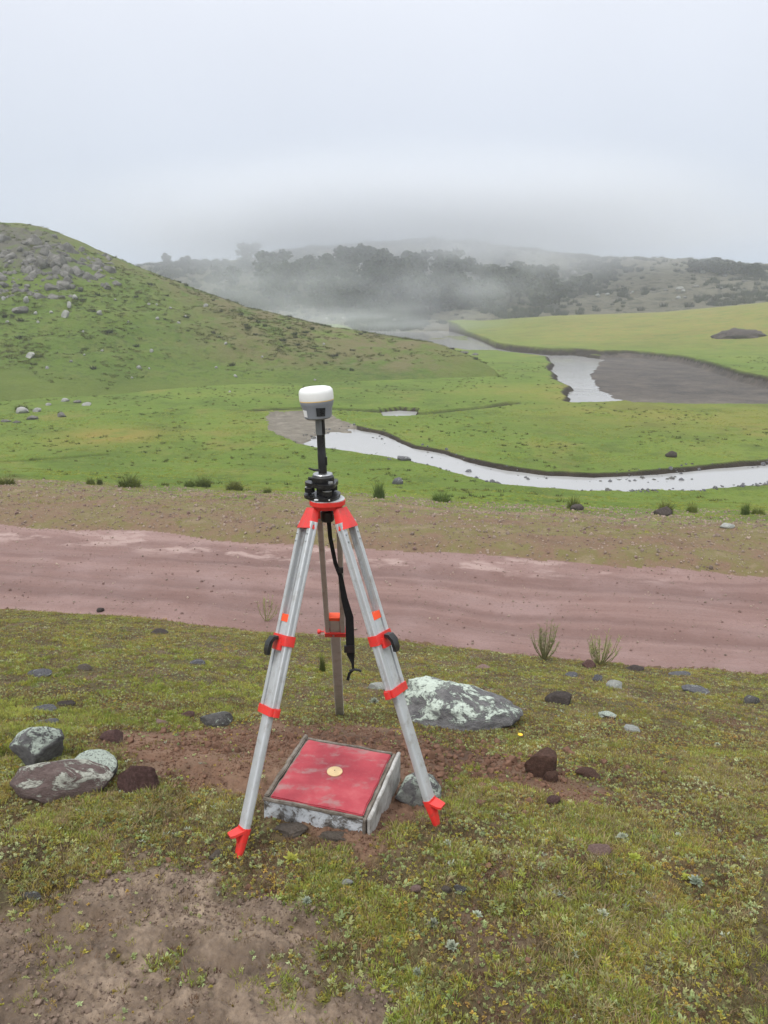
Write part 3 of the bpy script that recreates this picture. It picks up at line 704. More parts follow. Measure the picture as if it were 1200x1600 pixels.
# ------------------------------------------------------------------ object materials
def simple(name, col, rough=0.5, metal=0.0, spec=0.5, nscale=0, var=0.15, bump=0.0, dirt=None, dscale=30):
    n = NT(name); oc = n.pos()
    c = col
    if nscale:
        c = n.ramp(n.noise(nscale, 5, 0.65, oc), [(0.3, tuple(x * (1 - var) for x in col)), (0.7, tuple(min(1, x * (1 + var)) for x in col))])
    if dirt: c = n.mix(n.rng(n.noise(dscale, 6, 0.7, oc), 0.50, 0.72, 0, dirt[1]), c, dirt[0])
    nb = n.bump(n.noise(nscale * 2 + 20, 4, 0.6, oc), bump, 0.002) if bump else None
    r = n.rng(n.noise(25, 4, 0.6, oc), 0.3, 0.7, rough - 0.07, rough + 0.10)
    return n.fin(c, r, nb, metal, spec)
M['alu'] = simple('aluminium', (0.50, 0.52, 0.53), 0.42, 0.35, 0.5, 12, 0.07, 0.05, ((0.30, 0.28, 0.25), 0.65), 26)
M['alu_shaded'] = simple('shaded_aluminium', (0.47, 0.44, 0.41), 0.5, 0.25, 0.4, 12, 0.10, 0.05, ((0.28, 0.22, 0.18), 0.6), 18)  # back leg's aluminium: shade and brown ground reflection put into its colour
M['red_plastic'] = simple('red_plastic', (0.68, 0.035, 0.028), 0.42, 0, 0.5, 14, 0.12, 0.08, ((0.28, 0.07, 0.05), 0.6), 45)
M['orange_cap'] = simple('orange_red_plastic', (0.90, 0.085, 0.018), 0.45, 0, 0.5, 14, 0.06)
M['black'] = simple('black_metal', (0.012, 0.012, 0.013), 0.33, 0, 0.5, 20, 0.2, 0.03, ((0.06, 0.055, 0.05), 0.35), 60)
M['webbing'] = simple('black_webbing', (0.014, 0.014, 0.015), 0.8, 0, 0.2, 80, 0.3, 0.3)
M['steel'] = simple('bare_steel', (0.42, 0.43, 0.44), 0.32, 0.8, 0.5, 30, 0.1)
M['grey_plastic'] = simple('grey_plastic', (0.235, 0.255, 0.285), 0.48, 0, 0.5, 20, 0.05, 0.03)
M['grey_collar'] = simple('grey_collar', (0.20, 0.215, 0.225), 0.5, 0.1, 0.5, 20, 0.06)
M['white_dome'] = simple('white_dome', (0.78, 0.79, 0.77), 0.38, 0, 0.5, 10, 0.03)
M['yellow_line'] = simple('yellow_band', (0.72, 0.50, 0.20), 0.5)
M['sticker'] = simple('white_sticker', (0.75, 0.76, 0.76), 0.5)
M['screen'] = simple('dark_panel', (0.022, 0.026, 0.032), 0.28, 0, 0.5, 90, 0.5)
M['marking'] = simple('black_marking', (0.03, 0.03, 0.03), 0.6)

n = NT('red_painted_concrete')
c = n.ramp(n.noise(7, 6, 0.6), [(0.3, (0.26, 0.027, 0.040)), (0.55, (0.37, 0.050, 0.064)), (0.75, (0.46, 0.10, 0.11))])
c = n.mix(n.rng(n.noise(6.5, 6, 0.62, n.mapping(n.pos(), (1, 1.6, 1))), 0.50, 0.66, 0, 0.80), c, (0.29, 0.185, 0.175))
c = n.mix(n.rng(n.noise(120, 4, 0.7), 0.58, 0.72, 0, 0.5), c, (0.28, 0.14, 0.13))
M['red_paint'] = n.fin(c, 0.62, n.bump(n.noise(60, 5, 0.65), 0.4, 0.003), spec=0.3)
n = NT('weathered_concrete')
c = n.ramp(n.noise(16, 7, 0.7), [(0.25, (0.085, 0.068, 0.052)), (0.5, (0.17, 0.145, 0.12)), (0.75, (0.30, 0.28, 0.25))])
c = n.mix(n.rng(n.noise(45, 5, 0.7), 0.5, 0.7, 0, 0.6), c, (0.07, 0.055, 0.04))
M['concrete'] = n.fin(c, 0.9, n.bump(n.noise(70, 6, 0.7), 0.7, 0.005), spec=0.2)
n = NT('flaking_white_concrete')
c = n.ramp(n.noise(20, 7, 0.72, dist=0.6), [(0.38, (0.060, 0.052, 0.045)), (0.47, (0.16, 0.15, 0.14)), (0.56, (0.50, 0.53, 0.56)), (0.8, (0.66, 0.68, 0.70))])
M['white_concrete'] = n.fin(c, 0.85, n.bump(n.noise(45, 6, 0.7), 0.7, 0.006), spec=0.2)
n = NT('whitewashed_concrete')
c = n.ramp(n.noise(14, 7, 0.7), [(0.3, (0.14, 0.125, 0.11)), (0.48, (0.36, 0.35, 0.33)), (0.7, (0.55, 0.55, 0.53))])
M['pale_concrete'] = n.fin(c, 0.9, n.bump(n.noise(60, 6, 0.7), 0.4, 0.003), spec=0.2)
M['brass'] = simple('brass_disc', (0.66, 0.49, 0.26), 0.42, 0.3, 0.5, 30, 0.15, 0.2)

def rock_mat(name, a, b, c_, lichen=0.0, lcol=(0.60, 0.68, 0.59), lscale=1.7, soil=0.0, speck=90, bias=0.0):
    n = NT(name); oc = n.objc()
    c = n.ramp(n.noise(6, 7, 0.68, oc), [(0.28, a), (0.52, b), (0.76, c_)])
    c = n.mix(n.rng(n.noise(speck, 3, 0.7, oc), 0.56, 0.74, 0, 0.5), c, tuple(x * 0.5 for x in b))
    c = n.mix(n.rng(n.noise(speck * 0.7, 3, 0.7, oc), 0.66, 0.74, 0, 0.7), c, tuple(min(1, x * 2.2 + 0.05) for x in b))
    h = n.noise(24, 7, 0.7, oc)
    if lichen:
        lm = n.rng(n.noise(lscale, 8, 0.72, oc, 0.6), 0.60 - lichen * 0.32, 0.65 - lichen * 0.32)
        if bias:
            so = n.n.new('ShaderNodeSeparateXYZ'); n.link(oc, so.inputs[0])
            lv = n.math('ADD', n.noise(lscale, 8, 0.72, oc, 0.6), n.math('MULTIPLY', n.math('SUBTRACT', so.outputs['Z'], n.math('MULTIPLY', so.outputs['X'], 0.8)), bias))
            lm = n.rng(lv, 0.53, 0.57)
        crust = n.rng(n.noise(11, 7, 0.8, oc), 0.40, 0.47)
        g = n.n.new('ShaderNodeNewGeometry'); sp_ = n.n.new('ShaderNodeSeparateXYZ'); n.link(g.outputs['Normal'], sp_.inputs[0])
        up = n.rng(sp_.outputs['Z'], 0.05, 0.45)
        lm = n.math('MULTIPLY', n.math('MULTIPLY', lm, n.math('MAXIMUM', crust, 0.15)), up)
        lc = n.ramp(n.noise(60, 4, 0.7, oc), [(0.3, tuple(x * 0.78 for x in lcol)), (0.6, lcol), (0.8, tuple(min(1, x * 1.18) for x in lcol))])
        c = n.mix(lm, c, lc); h = n.math('ADD', h, n.math('MULTIPLY', lm, 0.5))
    if soil:
        c = n.mix(n.rng(n.noise(14, 6, 0.7, oc), 0.5, 0.62, 0, soil), c, (0.10, 0.062, 0.042))
    return n.fin(c, 0.88, n.bump(h, 0.9, 0.018), spec=0.25)
M['r_lichen'] = rock_mat('lichen_grey_rock', (0.080, 0.079, 0.084), (0.16, 0.156, 0.157), (0.27, 0.265, 0.26), 0.45)
M['r_boulder'] = rock_mat('boulder_with_lichen', (0.080, 0.079, 0.084), (0.16, 0.156, 0.157), (0.27, 0.265, 0.26), 0.45, bias=0.13)
M['r_lichen_full'] = rock_mat('lichen_covered_rock', (0.06, 0.06, 0.065), (0.11, 0.105, 0.11), (0.18, 0.17, 0.17), 1.0)
M['r_purple'] = rock_mat('purple_brown_rock', (0.095, 0.066, 0.060), (0.165, 0.120, 0.110), (0.25, 0.195, 0.18), 0.32, (0.55, 0.56, 0.48))
M['r_red'] = rock_mat('dark_red_rock', (0.055, 0.030, 0.027), (0.11, 0.060, 0.053), (0.185, 0.11, 0.10))
M['r_clod'] = rock_mat('soil_crusted_rock', (0.050, 0.026, 0.020), (0.10, 0.052, 0.038), (0.17, 0.095, 0.07), soil=0.9)
M['r_grey'] = rock_mat('grey_rock', (0.055, 0.053, 0.053), (0.11, 0.105, 0.10), (0.19, 0.18, 0.17), 0.1)
M['r_blue'] = rock_mat('slate_grey_rock', (0.065, 0.066, 0.075), (0.125, 0.125, 0.135), (0.22, 0.22, 0.225), 0.15, (0.42, 0.44, 0.42))
M['r_dark'] = rock_mat('dark_brown_rock', (0.030, 0.025, 0.022), (0.065, 0.052, 0.046), (0.12, 0.10, 0.09))
M['r_pale'] = rock_mat('pale_rock', (0.24, 0.24, 0.22), (0.38, 0.39, 0.36), (0.52, 0.53, 0.50), 0.2, (0.55, 0.60, 0.54))
M['r_pink'] = rock_mat('pinkish_rock', (0.17, 0.105, 0.09), (0.27, 0.18, 0.155), (0.38, 0.28, 0.25))
M['r_mortar'] = rock_mat('mortar_lump', (0.08, 0.065, 0.052), (0.145, 0.12, 0.098), (0.22, 0.19, 0.16))
n = NT('hill_rock')
c = n.ramp(n.noise(0.9, 6, 0.7), [(0.3, (0.075, 0.072, 0.066)), (0.5, (0.14, 0.135, 0.122)), (0.72, (0.26, 0.25, 0.235))])
c = n.mix(n.rng(n.noise(3.5, 5, 0.7), 0.52, 0.66, 0, 0.8), c, (0.085, 0.085, 0.07))
M['hill_rock'] = n.fin(c, 0.9, n.bump(n.noise(2.5, 6, 0.7), 0.8, 0.15), spec=0.2)
n = NT('pale_hill_rock')
c = n.ramp(n.noise(1.6, 6, 0.7), [(0.3, (0.17, 0.17, 0.155)), (0.55, (0.31, 0.31, 0.29)), (0.75, (0.46, 0.46, 0.44))])
M['hill_rock_pale'] = n.fin(c, 0.9, n.bump(n.noise(2.5, 6, 0.7), 0.6, 0.1), spec=0.2)

# ------------------------------------------------------------------ rocks
def rock_mesh(name, seed, sub_, mat, cuts=7, rough=0.10, blocky=0.75, taper=0.0):
    r = np.random.default_rng(seed)
    bm = bmesh.new(); bmesh.ops.create_icosphere(bm, subdivisions=sub_, radius=1.0)
    P = np.array([v.co[:] for v in bm.verts])
    for i in range(cuts):
        nv = r.normal(size=3); nv /= np.linalg.norm(nv); d = r.uniform(0.46, 0.84)
        e = P @ nv - d; m = e > 0; P[m] -= np.outer(e[m] * blocky, nv)
    q = P * 1.0
    s_ = seed * 1.37
    nz = fbm(q[:, 0] + s_, q[:, 1] + q[:, 2] * 1.3 + s_, 1.6, 4, seed % 6, 0.55) + 0.6 * fbm(q[:, 2] * 1.1 - s_, q[:, 0] - q[:, 1] + s_, 3.4, 3, (seed + 2) % 6, 0.6)
    P = P * (1 + rough * nz)[:, None]
    P[:, 2] *= 1 - taper * (P[:, 0] + 0.4)
    for v, p in zip(bm.verts, P): v.co = p
    me = bpy.data.meshes.new(name); bm.to_mesh(me); bm.free(); me.materials.append(mat)
    me.polygons.foreach_set('use_smooth', [True] * len(me.polygons)); me.set_sharp_from_angle(angle=math.radians(48))
    return me
def place_rock(px0, py0, px1, py1, mat, seed, label, group=None, name='rock', cat='rock', sub_=4, sink=0.25, rot=None, rough=0.10, cuts=9, kz=1.0, parent=None, mesh=None, blocky=0.95):
    g = ground_at((px0 + px1) / 2, py1)
    D = g[1]; depth = D * CP + (CAMZ - g[2]) * SP; k = depth / FPX
    w = (px1 - px0) * k; tot = (py1 - py0) * k; th = math.atan2(CAMZ - g[2], D)
    ay = 0.36 * w; sn, cs = math.sin(th), math.cos(th)
    ay = min(ay, 0.42 * tot / max(sn, 0.08))
    lo, hi = 0.02 * w, 1.2 * w
    for _ in range(30):
        az_ = (lo + hi) / 2
        ext_ = ay * 0.9 * sn + az_ * (1 - 2 * sink) * cs + 0.86 * math.hypot(ay * sn, az_ * cs)
        lo, hi = (az_, hi) if ext_ < tot else (lo, az_)
    if px1 - px0 < 60 and kz == 1.0 and px1 < 1190 and py0 > 900 and not mesh: kz = 0.68
    az_ = max((lo + hi) / 2 * kz, 0.12 * w)
    y = D + ay * 0.9; x = g[0] * y / D
    z = gz(x, y)
    me = mesh if mesh is not None else rock_mesh(name, seed, sub_, M[mat], cuts, rough, blocky)
    o = bpy.data.objects.new(name, me); COL.objects.link(o)
    o.scale = (w / 2 * 1.13, ay * 1.1, az_ * 1.08)
    o.location = (x, y, z + az_ * (1 - 2 * sink))
    o.rotation_euler = (0, 0, rot if rot is not None else 0)
    if parent is None: tag(o, label, cat, group)
    return o

place_rock(626, 1046, 804, 1142, 'r_lichen', 11, 'big half-buried grey boulder crusted with mint green lichen behind the right tripod leg', sink=0.3, rot=-0.2, cuts=3, rough=0.10, kz=1.15, blocky=0.8, mesh=rock_mesh('boulder', 11, 5, M['r_boulder'], 4, 0.15, 0.55, 0.30))
place_rock(28, 1143, 112, 1203, 'r_lichen', 12, 'grey rock with crusty white-green lichen, rearmost of the rock cluster at left', sink=0.25)
place_rock(36, 1188, 174, 1252, 'r_purple', 13, 'long purple-brown slab-like rock with one cream lichen patch, largest of the left cluster', sink=0.25, rot=0.08, cuts=6, blocky=0.8, kz=1.25)
place_rock(120, 1178, 183, 1226, 'r_lichen_full', 14, 'rounded stone fully covered in pale mint lichen beside the purple-brown rock', sink=0.2, cuts=3, rough=0.05)
place_rock(188, 1188, 256, 1238, 'r_red', 15, 'angular dark red rock at the right end of the left cluster', cuts=10, rot=0.4)
place_rock(313, 1104, 363, 1136, 'r_grey', 16, 'rounded grey stone lying on the red soil left of the tripod', cuts=3, sink=0.2, rough=0.05)
place_rock(158, 1130, 198, 1162, 'r_red', 17, 'flat tilted brown stone above the angular dark red rock', cuts=8, sink=0.4, kz=0.5)
place_rock(48, 1098, 92, 1116, 'r_blue', 18, 'flat blue-grey stone, upper left of three flat stones in the turf', cuts=8, sink=0.35, rot=0.2)
place_rock(82, 1090, 116, 1106, 'r_dark', 19, 'small black-brown flat stone, right one of three flat stones in the turf', cuts=8, sink=0.3)
place_rock(55, 1119, 92, 1134, 'r_blue', 20, 'low slate-grey stone, nearest of three flat stones in the turf', cuts=8, sink=0.35)
place_rock(46, 1040, 82, 1058, 'r_blue', 21, 'flat pale grey stone in the bright green turf at far left', cuts=7, sink=0.3)
place_rock(123, 1034, 143, 1048, 'r_mortar', 22, 'small brown stone in the bright turf left of the tripod', cuts=6)
place_rock(298, 1027, 324, 1039, 'r_blue', 23, 'small grey-blue stone in the turf midway between road and soil patch', cuts=7, sink=0.35)
place_rock(238, 978, 262, 992, 'r_dark', 24, 'dark stone in the grass close to the road on the left', cuts=7, sink=0.35)
place_rock(152, 948, 164, 957, 'r_dark', 25, 'tiny dark stone on the near road edge at left', cuts=5, sub_=3)
place_rock(854, 1074, 900, 1101, 'r_dark', 26, 'smooth dark brown stone right of the big lichen boulder', cuts=4, sink=0.3, rough=0.06)
place_rock(933, 1104, 966, 1124, 'r_lichen_full', 27, 'pale lichen-whitened stone right of the smooth dark stone', cuts=5, sink=0.3)
place_rock(970, 1128, 998, 1144, 'r_pale', 28, 'thin whitish stone chip in the turf right of the pale stone', cuts=9, sink=0.35, rot=-0.4)
place_rock(1063, 1063, 1109, 1084, 'r_blue', 29, 'blue-grey stone in the turf near the road at right', cuts=8, sink=0.3)
place_rock(1160, 1080, 1186, 1101, 'r_grey', 30, 'grey stone half sunk in turf at the far right', cuts=7, sink=0.3, rot=0.5)
place_rock(741, 1032, 766, 1046, 'r_pink', 31, 'small pinkish stone above the big lichen boulder', cuts=6, sink=0.3)
place_rock(884, 1047, 905, 1058, 'r_blue', 32, 'small slate stone below the left roadside twig shrub', cuts=7, sink=0.3)
place_rock(924, 1050, 942, 1064, 'r_blue', 33, 'small grey stone below the right roadside twig shrub', cuts=7, sink=0.3)
place_rock(948, 1058, 972, 1076, 'r_pale', 34, 'whitish broken stone a step in front of the roadside shrubs', cuts=8, sink=0.3)
place_rock(970, 1037, 1004, 1048, 'r_dark', 35, 'flat dark stone on the road edge right of the shrubs', cuts=7, sink=0.35)
place_rock(908, 1026, 930, 1044, 'r_red', 36, 'rounded red-brown stone at the foot of the right roadside shrub', cuts=4, sink=0.25)
place_rock(1046, 1045, 1078, 1056, 'r_blue', 37, 'flat grey stone on the road edge at right', cuts=7, sink=0.35)
place_rock(815, 1160, 882, 1216, 'r_clod', 38, 'upturned soil-crusted dark red rock right of the tripod', cuts=11, sink=0.22, rot=0.5, rough=0.14)
place_rock(845, 1196, 872, 1222, 'r_clod', 39, 'soil clod leaning against the front of the upturned red rock', cuts=8, sink=0.3, rough=0.16)
place_rock(900, 1198, 940, 1219, 'r_clod', 40, 'dark crumbling soil clod right of the upturned red rock', cuts=8, sink=0.35, rough=0.18)
place_rock(852, 1240, 880, 1260, 'r_red', 41, 'small reddish stone below the upturned red rock', cuts=8, sink=0.35)
place_rock(919, 1314, 952, 1339, 'r_pink', 42, 'pink-brown stone alone in the turf at lower right', cuts=8, sink=0.25)
place_rock(614, 1188, 688, 1262, 'r_lichen', 43, 'dark lichen-spotted rock wedged between the concrete block and right tripod foot', cuts=8, sink=0.42, kz=0.5)
place_rock(326, 1324, 352, 1341, 'r_mortar', 44, 'pale brown stone beside the left tripod foot', cuts=7, sink=0.35)
place_rock(430, 1284, 478, 1308, 'r_mortar', 45, 'lump of mortar under the front left edge of the concrete block', cuts=7, sink=0.35, rough=0.16)
place_rock(498, 1296, 548, 1318, 'r_mortar', 46, 'lump of mortar under the front middle of the concrete block', cuts=7, sink=0.4, rough=0.16)
place_rock(690, 1382, 708, 1398, 'r_mortar', 47, 'small pale brown pebble in the turf right of the lower centre', cuts=6, sub_=3)
place_rock(708, 1380, 728, 1398, 'r_grey', 48, 'small dark pebble in the turf next to a pale brown pebble', cuts=6, sub_=3)
place_rock(642, 1384, 662, 1398, 'r_pink', 49, 'small pinkish pebble below the right tripod foot', cuts=6, sub_=3)
place_rock(640, 1064, 668, 1100, 'r_clod', 50, 'dark brown soil clod at the left end of the big lichen boulder', cuts=6, sink=0.3, rough=0.14)
place_rock(574, 1062, 604, 1078, 'r_pale', 51, 'whitish stone in the turf seen just right of the back tripod leg', cuts=8, sink=0.35)
place_rock(238, 1120, 262, 1134, 'r_pink', 52, 'flat reddish stone in the soil left of the rounded grey stone', cuts=8, sink=0.4)
place_rock(282, 1108, 306, 1122, 'r_red', 53, 'small tilted brown stone just left of the rounded grey stone', cuts=8, sink=0.35)
place_rock(30, 1392, 62, 1410, 'r_grey', 54, 'grey stone at the left rim of the grey-brown soil patch', cuts=7, sink=0.4)
place_rock(534, 1372, 552, 1386, 'r_pale', 55, 'small pale pebble in the turf below the concrete block', cuts=6, sub_=3)
place_rock(612, 746, 630, 757, 'r_blue', 56, 'blue-grey stone on the grass this side of the near river bend', cuts=6, sub_=3)
place_rock(622, 712, 642, 720, 'r_blue', 57, 'grey stones breaking the edge of the near river', cuts=6, sub_=3)
place_rock(888, 786, 910, 798, 'r_dark', 58, 'dark stone on the verge beside a small green tuft at right', cuts=6, sub_=3)
place_rock(1022, 790, 1050, 806, 'r_dark', 59, 'dark stone at the verge below the near river at right', cuts=6, sub_=3)
place_rock(1040, 704, 1058, 715, 'r_dark', 60, 'dark stone alone on the meadow across the near river', cuts=6, sub_=3)
place_rock(1125, 818, 1146, 826, 'r_pale', 61, 'pale stone on the bare verge at right', cuts=6, sub_=3)

# dark earth mound on the far right meadow
g = ground_at(1166, 529)
mm = rock_mesh('earth_mound', 77, 4, M['r_dark'], 0, 0.22)
o = bpy.data.objects.new('earth_mound', mm); COL.objects.link(o); o.location = (g[0], g[1] + 2, g[2] - 0.3); o.scale = (3.7, 2.6, 1.5)
tag(o, 'low dark earth mound on the far right meadow', 'mound')

# ------------------------------------------------------------------ rocky outcrop and stones on the left hill
hr_mesh = [rock_mesh('rock', 200 + i, 3, M['hill_rock'], 11, 0.13, 0.9) for i in range(7)]
hp_mesh = [rock_mesh('rock', 220 + i, 2, M['hill_rock_pale'], 8, 0.12, 0.9) for i in range(4)]
oc = ground_at(80, 425)
crag = root('rock_outcrop', oc, 'grey rocky outcrop of many blocks near the top of the left hill', 'outcrop')
rr = np.random.default_rng(5)
cnt = 0
while cnt < 280:
    px = rr.uniform(-30, 182); py = rr.uniform(366, 466)
    if px > 110 and py > 452 - (px - 110) * 0.2 + rr.normal() * 6: continue
    if py < 382 + abs(px - 90) * 0.15 and rr.random() < 0.75: continue
    g = ground_at(px, py); k = g[1] / FPX
    sz = rr.uniform(4, 13) if rr.random() < 0.72 else rr.uniform(13, 27)
    o = bpy.data.objects.new('rock', hr_mesh[rr.integers(7)]); COL.objects.link(o); o.parent = crag
    o.location = tuple(g - oc - np.array([0, 0, sz * k * 0.16])); o.scale = (sz * k * 0.55, sz * k * 0.5, sz * k * rr.uniform(0.35, 0.75)); o.rotation_euler = (rr.uniform(-0.3, 0.3), rr.uniform(-0.3, 0.3), rr.uniform(0, 6.28))
    cnt += 1
def where_(v, a, b): return ('left end', 'left half', 'middle', 'right half', 'right end')[min(4, int(5 * (v - a) / (b - a)))]
def far_rock(x0, y0, x1, y1, label, i, pale=True, group=None, cat='rock'):
    return place_rock(x0, y0, x1, y1, None, i, label, group, sub_=2, mesh=(hp_mesh if pale else hr_mesh)[i % (4 if pale else 7)], rot=(i * 1.7) % 3, cat=cat, sink=0.38, kz=0.6)
far_rock(20, 474, 48, 492, 'large pale boulder on the left hill just under the outcrop', 0, False)
far_rock(36, 464, 48, 476, 'pale stone touching the back of the large boulder on the hill', 1)
far_rock(97, 482, 110, 497, 'pale upright stone, lowest of a short row on the hill under the outcrop', 2)
far_rock(104, 468, 114, 482, 'pale narrow stone, middle of a short row on the hill under the outcrop', 3)
far_rock(112, 460, 122, 469, 'small pale stone, topmost of a short row on the hill under the outcrop', 0)
far_rock(150, 485, 162, 493, 'flat white stone on the open hillside right of the short stone row', 1)
far_rock(42, 549, 56, 561, 'white stone beside a dark bush low on the left hillside', 2)
far_rock(160, 440, 176, 454, 'grey block at the right lower end of the outcrop', 3, False)
far_rock(0, 440, 16, 452, 'grey block at the left lower end of the outcrop', 4, False)
for i, (x, y, w_) in enumerate([(80, 490, 7), (56, 492, 8), (233, 478, 6), (245, 478, 5), (266, 483, 6), (246, 500, 8), (322, 480, 9), (279, 506, 6), (237, 551, 8), (218, 577, 9), (233, 577, 5),
        (111, 567, 6), (74, 577, 8), (338, 576, 6), (368, 590, 7), (353, 539, 7), (206, 592, 5), (132, 556, 5), (160, 550, 5), (492, 595, 5), (506, 539, 5), (290, 497, 5), (359, 613, 5),
        (12, 505, 6), (6, 470, 9), (60, 505, 6), (180, 470, 5), (200, 505, 5), (410, 560, 5), (130, 520, 5)]):
    far_rock(x - w_ / 2, y - w_ * 0.75, x + w_ / 2, y, '%s white stone on the green hillside, %s %s' % ('tiny' if w_ < 6 else 'small', 'high up under the outcrop' if y < 500 else ('on the middle slope' if y < 560 else 'low above the meadow'), where_(x, 0, 510).replace('end', 'side')), i, True, 'small white stones on the hillside')
for i, (x0, y0, x1, y1) in enumerate([(22, 632, 46, 646), (40, 645, 64, 656), (52, 634, 66, 644), (88, 640, 106, 652), (94, 620, 108, 628), (112, 622, 128, 630), (128, 626, 144, 634), (0, 652, 18, 660), (70, 628, 82, 634), (20, 655, 32, 661)]):
    far_rock(x0, y0, x1, y1, '%s stone of the loose heap at the hill foot, %s, %s' % ('pale' if i % 2 == 0 else 'dark grey', 'upper row' if y1 < 640 else 'lower row', where_(x0, 0, 145)), i, i % 2 == 0, 'stones heaped at the foot of the left hill')
for i, (x0, y0, x1, y1) in enumerate([(716, 545, 734, 552), (700, 540, 712, 546), (736, 549, 748, 555)]):
    far_rock(x0, y0, x1, y1, 'dark rock on the low spur by the river bend', i, False, 'rocks on the low spur end')
rr = np.random.default_rng(9)
for i in range(16):
    x = rr.uniform(455, 640); y = 484 + (x - 455) * 0.1 + rr.uniform(0, 14); w_ = rr.uniform(5, 11)
    far_rock(x - w_ / 2, y - w_ * 0.7, x + w_ / 2, y, '%s boulder at the foot of the misty wood, %s of the row' % ('pale' if i % 3 == 0 else 'grey', where_(x, 455, 640)), i, i % 3 == 0, 'pale boulders at the foot of the wood')
for i in range(22):
    x = rr.uniform(880, 1195); y = rr.uniform(425, 478); w_ = rr.uniform(5, 12)
    far_rock(x - w_ / 2, y - w_ * 0.6, x + w_ / 2, y, '%s boulder on the far moor, %s of its slope, %s' % ('pale' if i % 2 > 0 else 'grey', 'upper part' if y < 450 else 'lower part', where_(x, 880, 1195)), i, i % 2 > 0, 'boulders on the far moor')

# ------------------------------------------------------------------ concrete survey block
def Wv(px, py, D): return Vector(at_d(px, py, D))
cz = -1.755 + CAMZ
cA = Vector((-0.428, 2.325, cz)); cB = Vector((-0.045, 2.205, cz - 0.005)); cC = Vector((0.062, 2.615, cz - 0.003)); cD = Vector((-0.350, 2.720, cz + 0.002))
ctr = (cA + cB + cC + cD) / 4
base = Vector((ctr.x, ctr.y, cz - 0.12))
blk = root('survey_monument', base, 'square concrete marker block with red painted top and round brass disc under the tripod', 'survey marker')
ex = ((cB - cA) + (cC - cD)).normalized(); ey = ((cD - cA) + (cC - cB)); ey = (ey - ex * ey.dot(ex)).normalized(); ez = ex.cross(ey)
HS = 0.205
def bp(a, b, c): return ctr + ex * a * HS + ey * b * HS + ez * c
def rough_slab(name, mat, x0, x1, y0, y1, z0, z1, amp=0.003, seed=0, nx=22, ny=22, parent=blk, nzv=6):
    bm = bmesh.new(); bmesh.ops.create_cube(bm, size=1.0)
    for v in bm.verts:
        v.co = Vector((x0 + (v.co.x + .5) * (x1 - x0), y0 + (v.co.y + .5) * (y1 - y0), z0 + (v.co.z + .5) * (z1 - z0)))
    bmesh.ops.bevel(bm, geom=bm.edges[:], offset=min(0.004, (y1 - y0) * 0.2, (x1 - x0) * 0.2), segments=2, affect='EDGES')
    def cuts(axis, n_, lo, hi):
        for i in range(1, n_):
            p = Vector((0, 0, 0)); p[axis] = lo + (hi - lo) * i / n_; nn = Vector((0, 0, 0)); nn[axis] = 1
            bmesh.ops.bisect_plane(bm, geom=bm.verts[:] + bm.edges[:] + bm.faces[:], plane_co=p, plane_no=nn)
    cuts(0, nx, x0, x1); cuts(1, ny, y0, y1); cuts(2, nzv, z0, z1)
    P = np.array([v.co[:] for v in bm.verts]); q = P * 1.0
    d = np.stack([fbm(q[:, 1] + seed, q[:, 2] * 1.4 + q[:, 0] * .5, 22, 3, 1), fbm(q[:, 0] + seed, q[:, 2] * 1.4 + q[:, 1] * .5, 22, 3, 2), fbm(q[:, 0] + seed, q[:, 1], 18, 4, 3)], 1)
    P = P + d * amp
    for v, p in zip(bm.verts, P): v.co = ex * p[0] + ey * p[1] + ez * p[2] + (ctr - base)
    bmesh.ops.recalc_face_normals(bm, faces=bm.faces)
    me = bpy.data.meshes.new(name); bm.to_mesh(me); bm.free(); me.materials.append(mat)
    me.polygons.foreach_set('use_smooth', [True] * len(me.polygons)); me.set_sharp_from_angle(angle=math.radians(40))
    o = bpy.data.objects.new(name, me); COL.objects.link(o); o.parent = parent; return o
h = HS
rough_slab('concrete_core', M['concrete'], -h + .014, h - .0265, -h + .015, h - .0165, -0.15, -0.004, 0.004, 1)
rough_slab('red_panel', M['red_paint'], -h + .022, h - .030, -h + .0105, h - .019, -0.010, 0.001, 0.0025, 2, 34, 34)
e = rough_slab('edge_board', M['white_concrete'], -h, h - .022, -h - .001, -h + .014, -0.135, -0.010, 0.004, 3, 26, 3); e['label'] = 'front face with flaking white paint'
rough_slab('edge_strip', M['concrete'], -h - .003, h - .024, -h - .004, -h + .010, -0.013, -0.0015, 0.004, 7, 26, 3)
e = rough_slab('edge_board', M['pale_concrete'], h - .010, h + .004, -h - .006, h + .006, -0.135, 0.0025, 0.0022, 4, 3, 24); e['label'] = 'right board, whitewashed and standing proud'
rough_slab('edge_board', M['concrete'], h - .026, h - .0135, -h - .010, h - .006, -0.145, -0.002, 0.003, 8, 3, 24)
rough_slab('edge_board', M['concrete'], -h - .006, -h + .012, -h + .016, h + .012, -0.135, 0.0015, 0.005, 5, 3, 24)
rough_slab('edge_board', M['concrete'], -h + .014, h - .028, h - .016, h + .002, -0.135, -0.002, 0.004, 6, 24, 3)
dc = Vector(at_z(523, 1206, cz - CAMZ))
mb = MB(); mb.lathe([(0.0, 0.0), (0.0295, 0.0), (0.0305, 0.002), (0.0300, 0.0045), (0.027, 0.0065), (0.016, 0.0078), (0.0001, 0.008)], dc + ez * -0.001, ez, 28, cap=False)
dsk = mb.build('brass_disc', M['brass'], blk)
mb = MB(); mb.lathe([(0.0001, 0.0), (0.0022, 0.0), (0.0022, 0.001), (0.0001, 0.0012)], dc + ez * 0.0068, ez, 12, cap=False); mb.build('centre_mark', M['marking'], dsk)

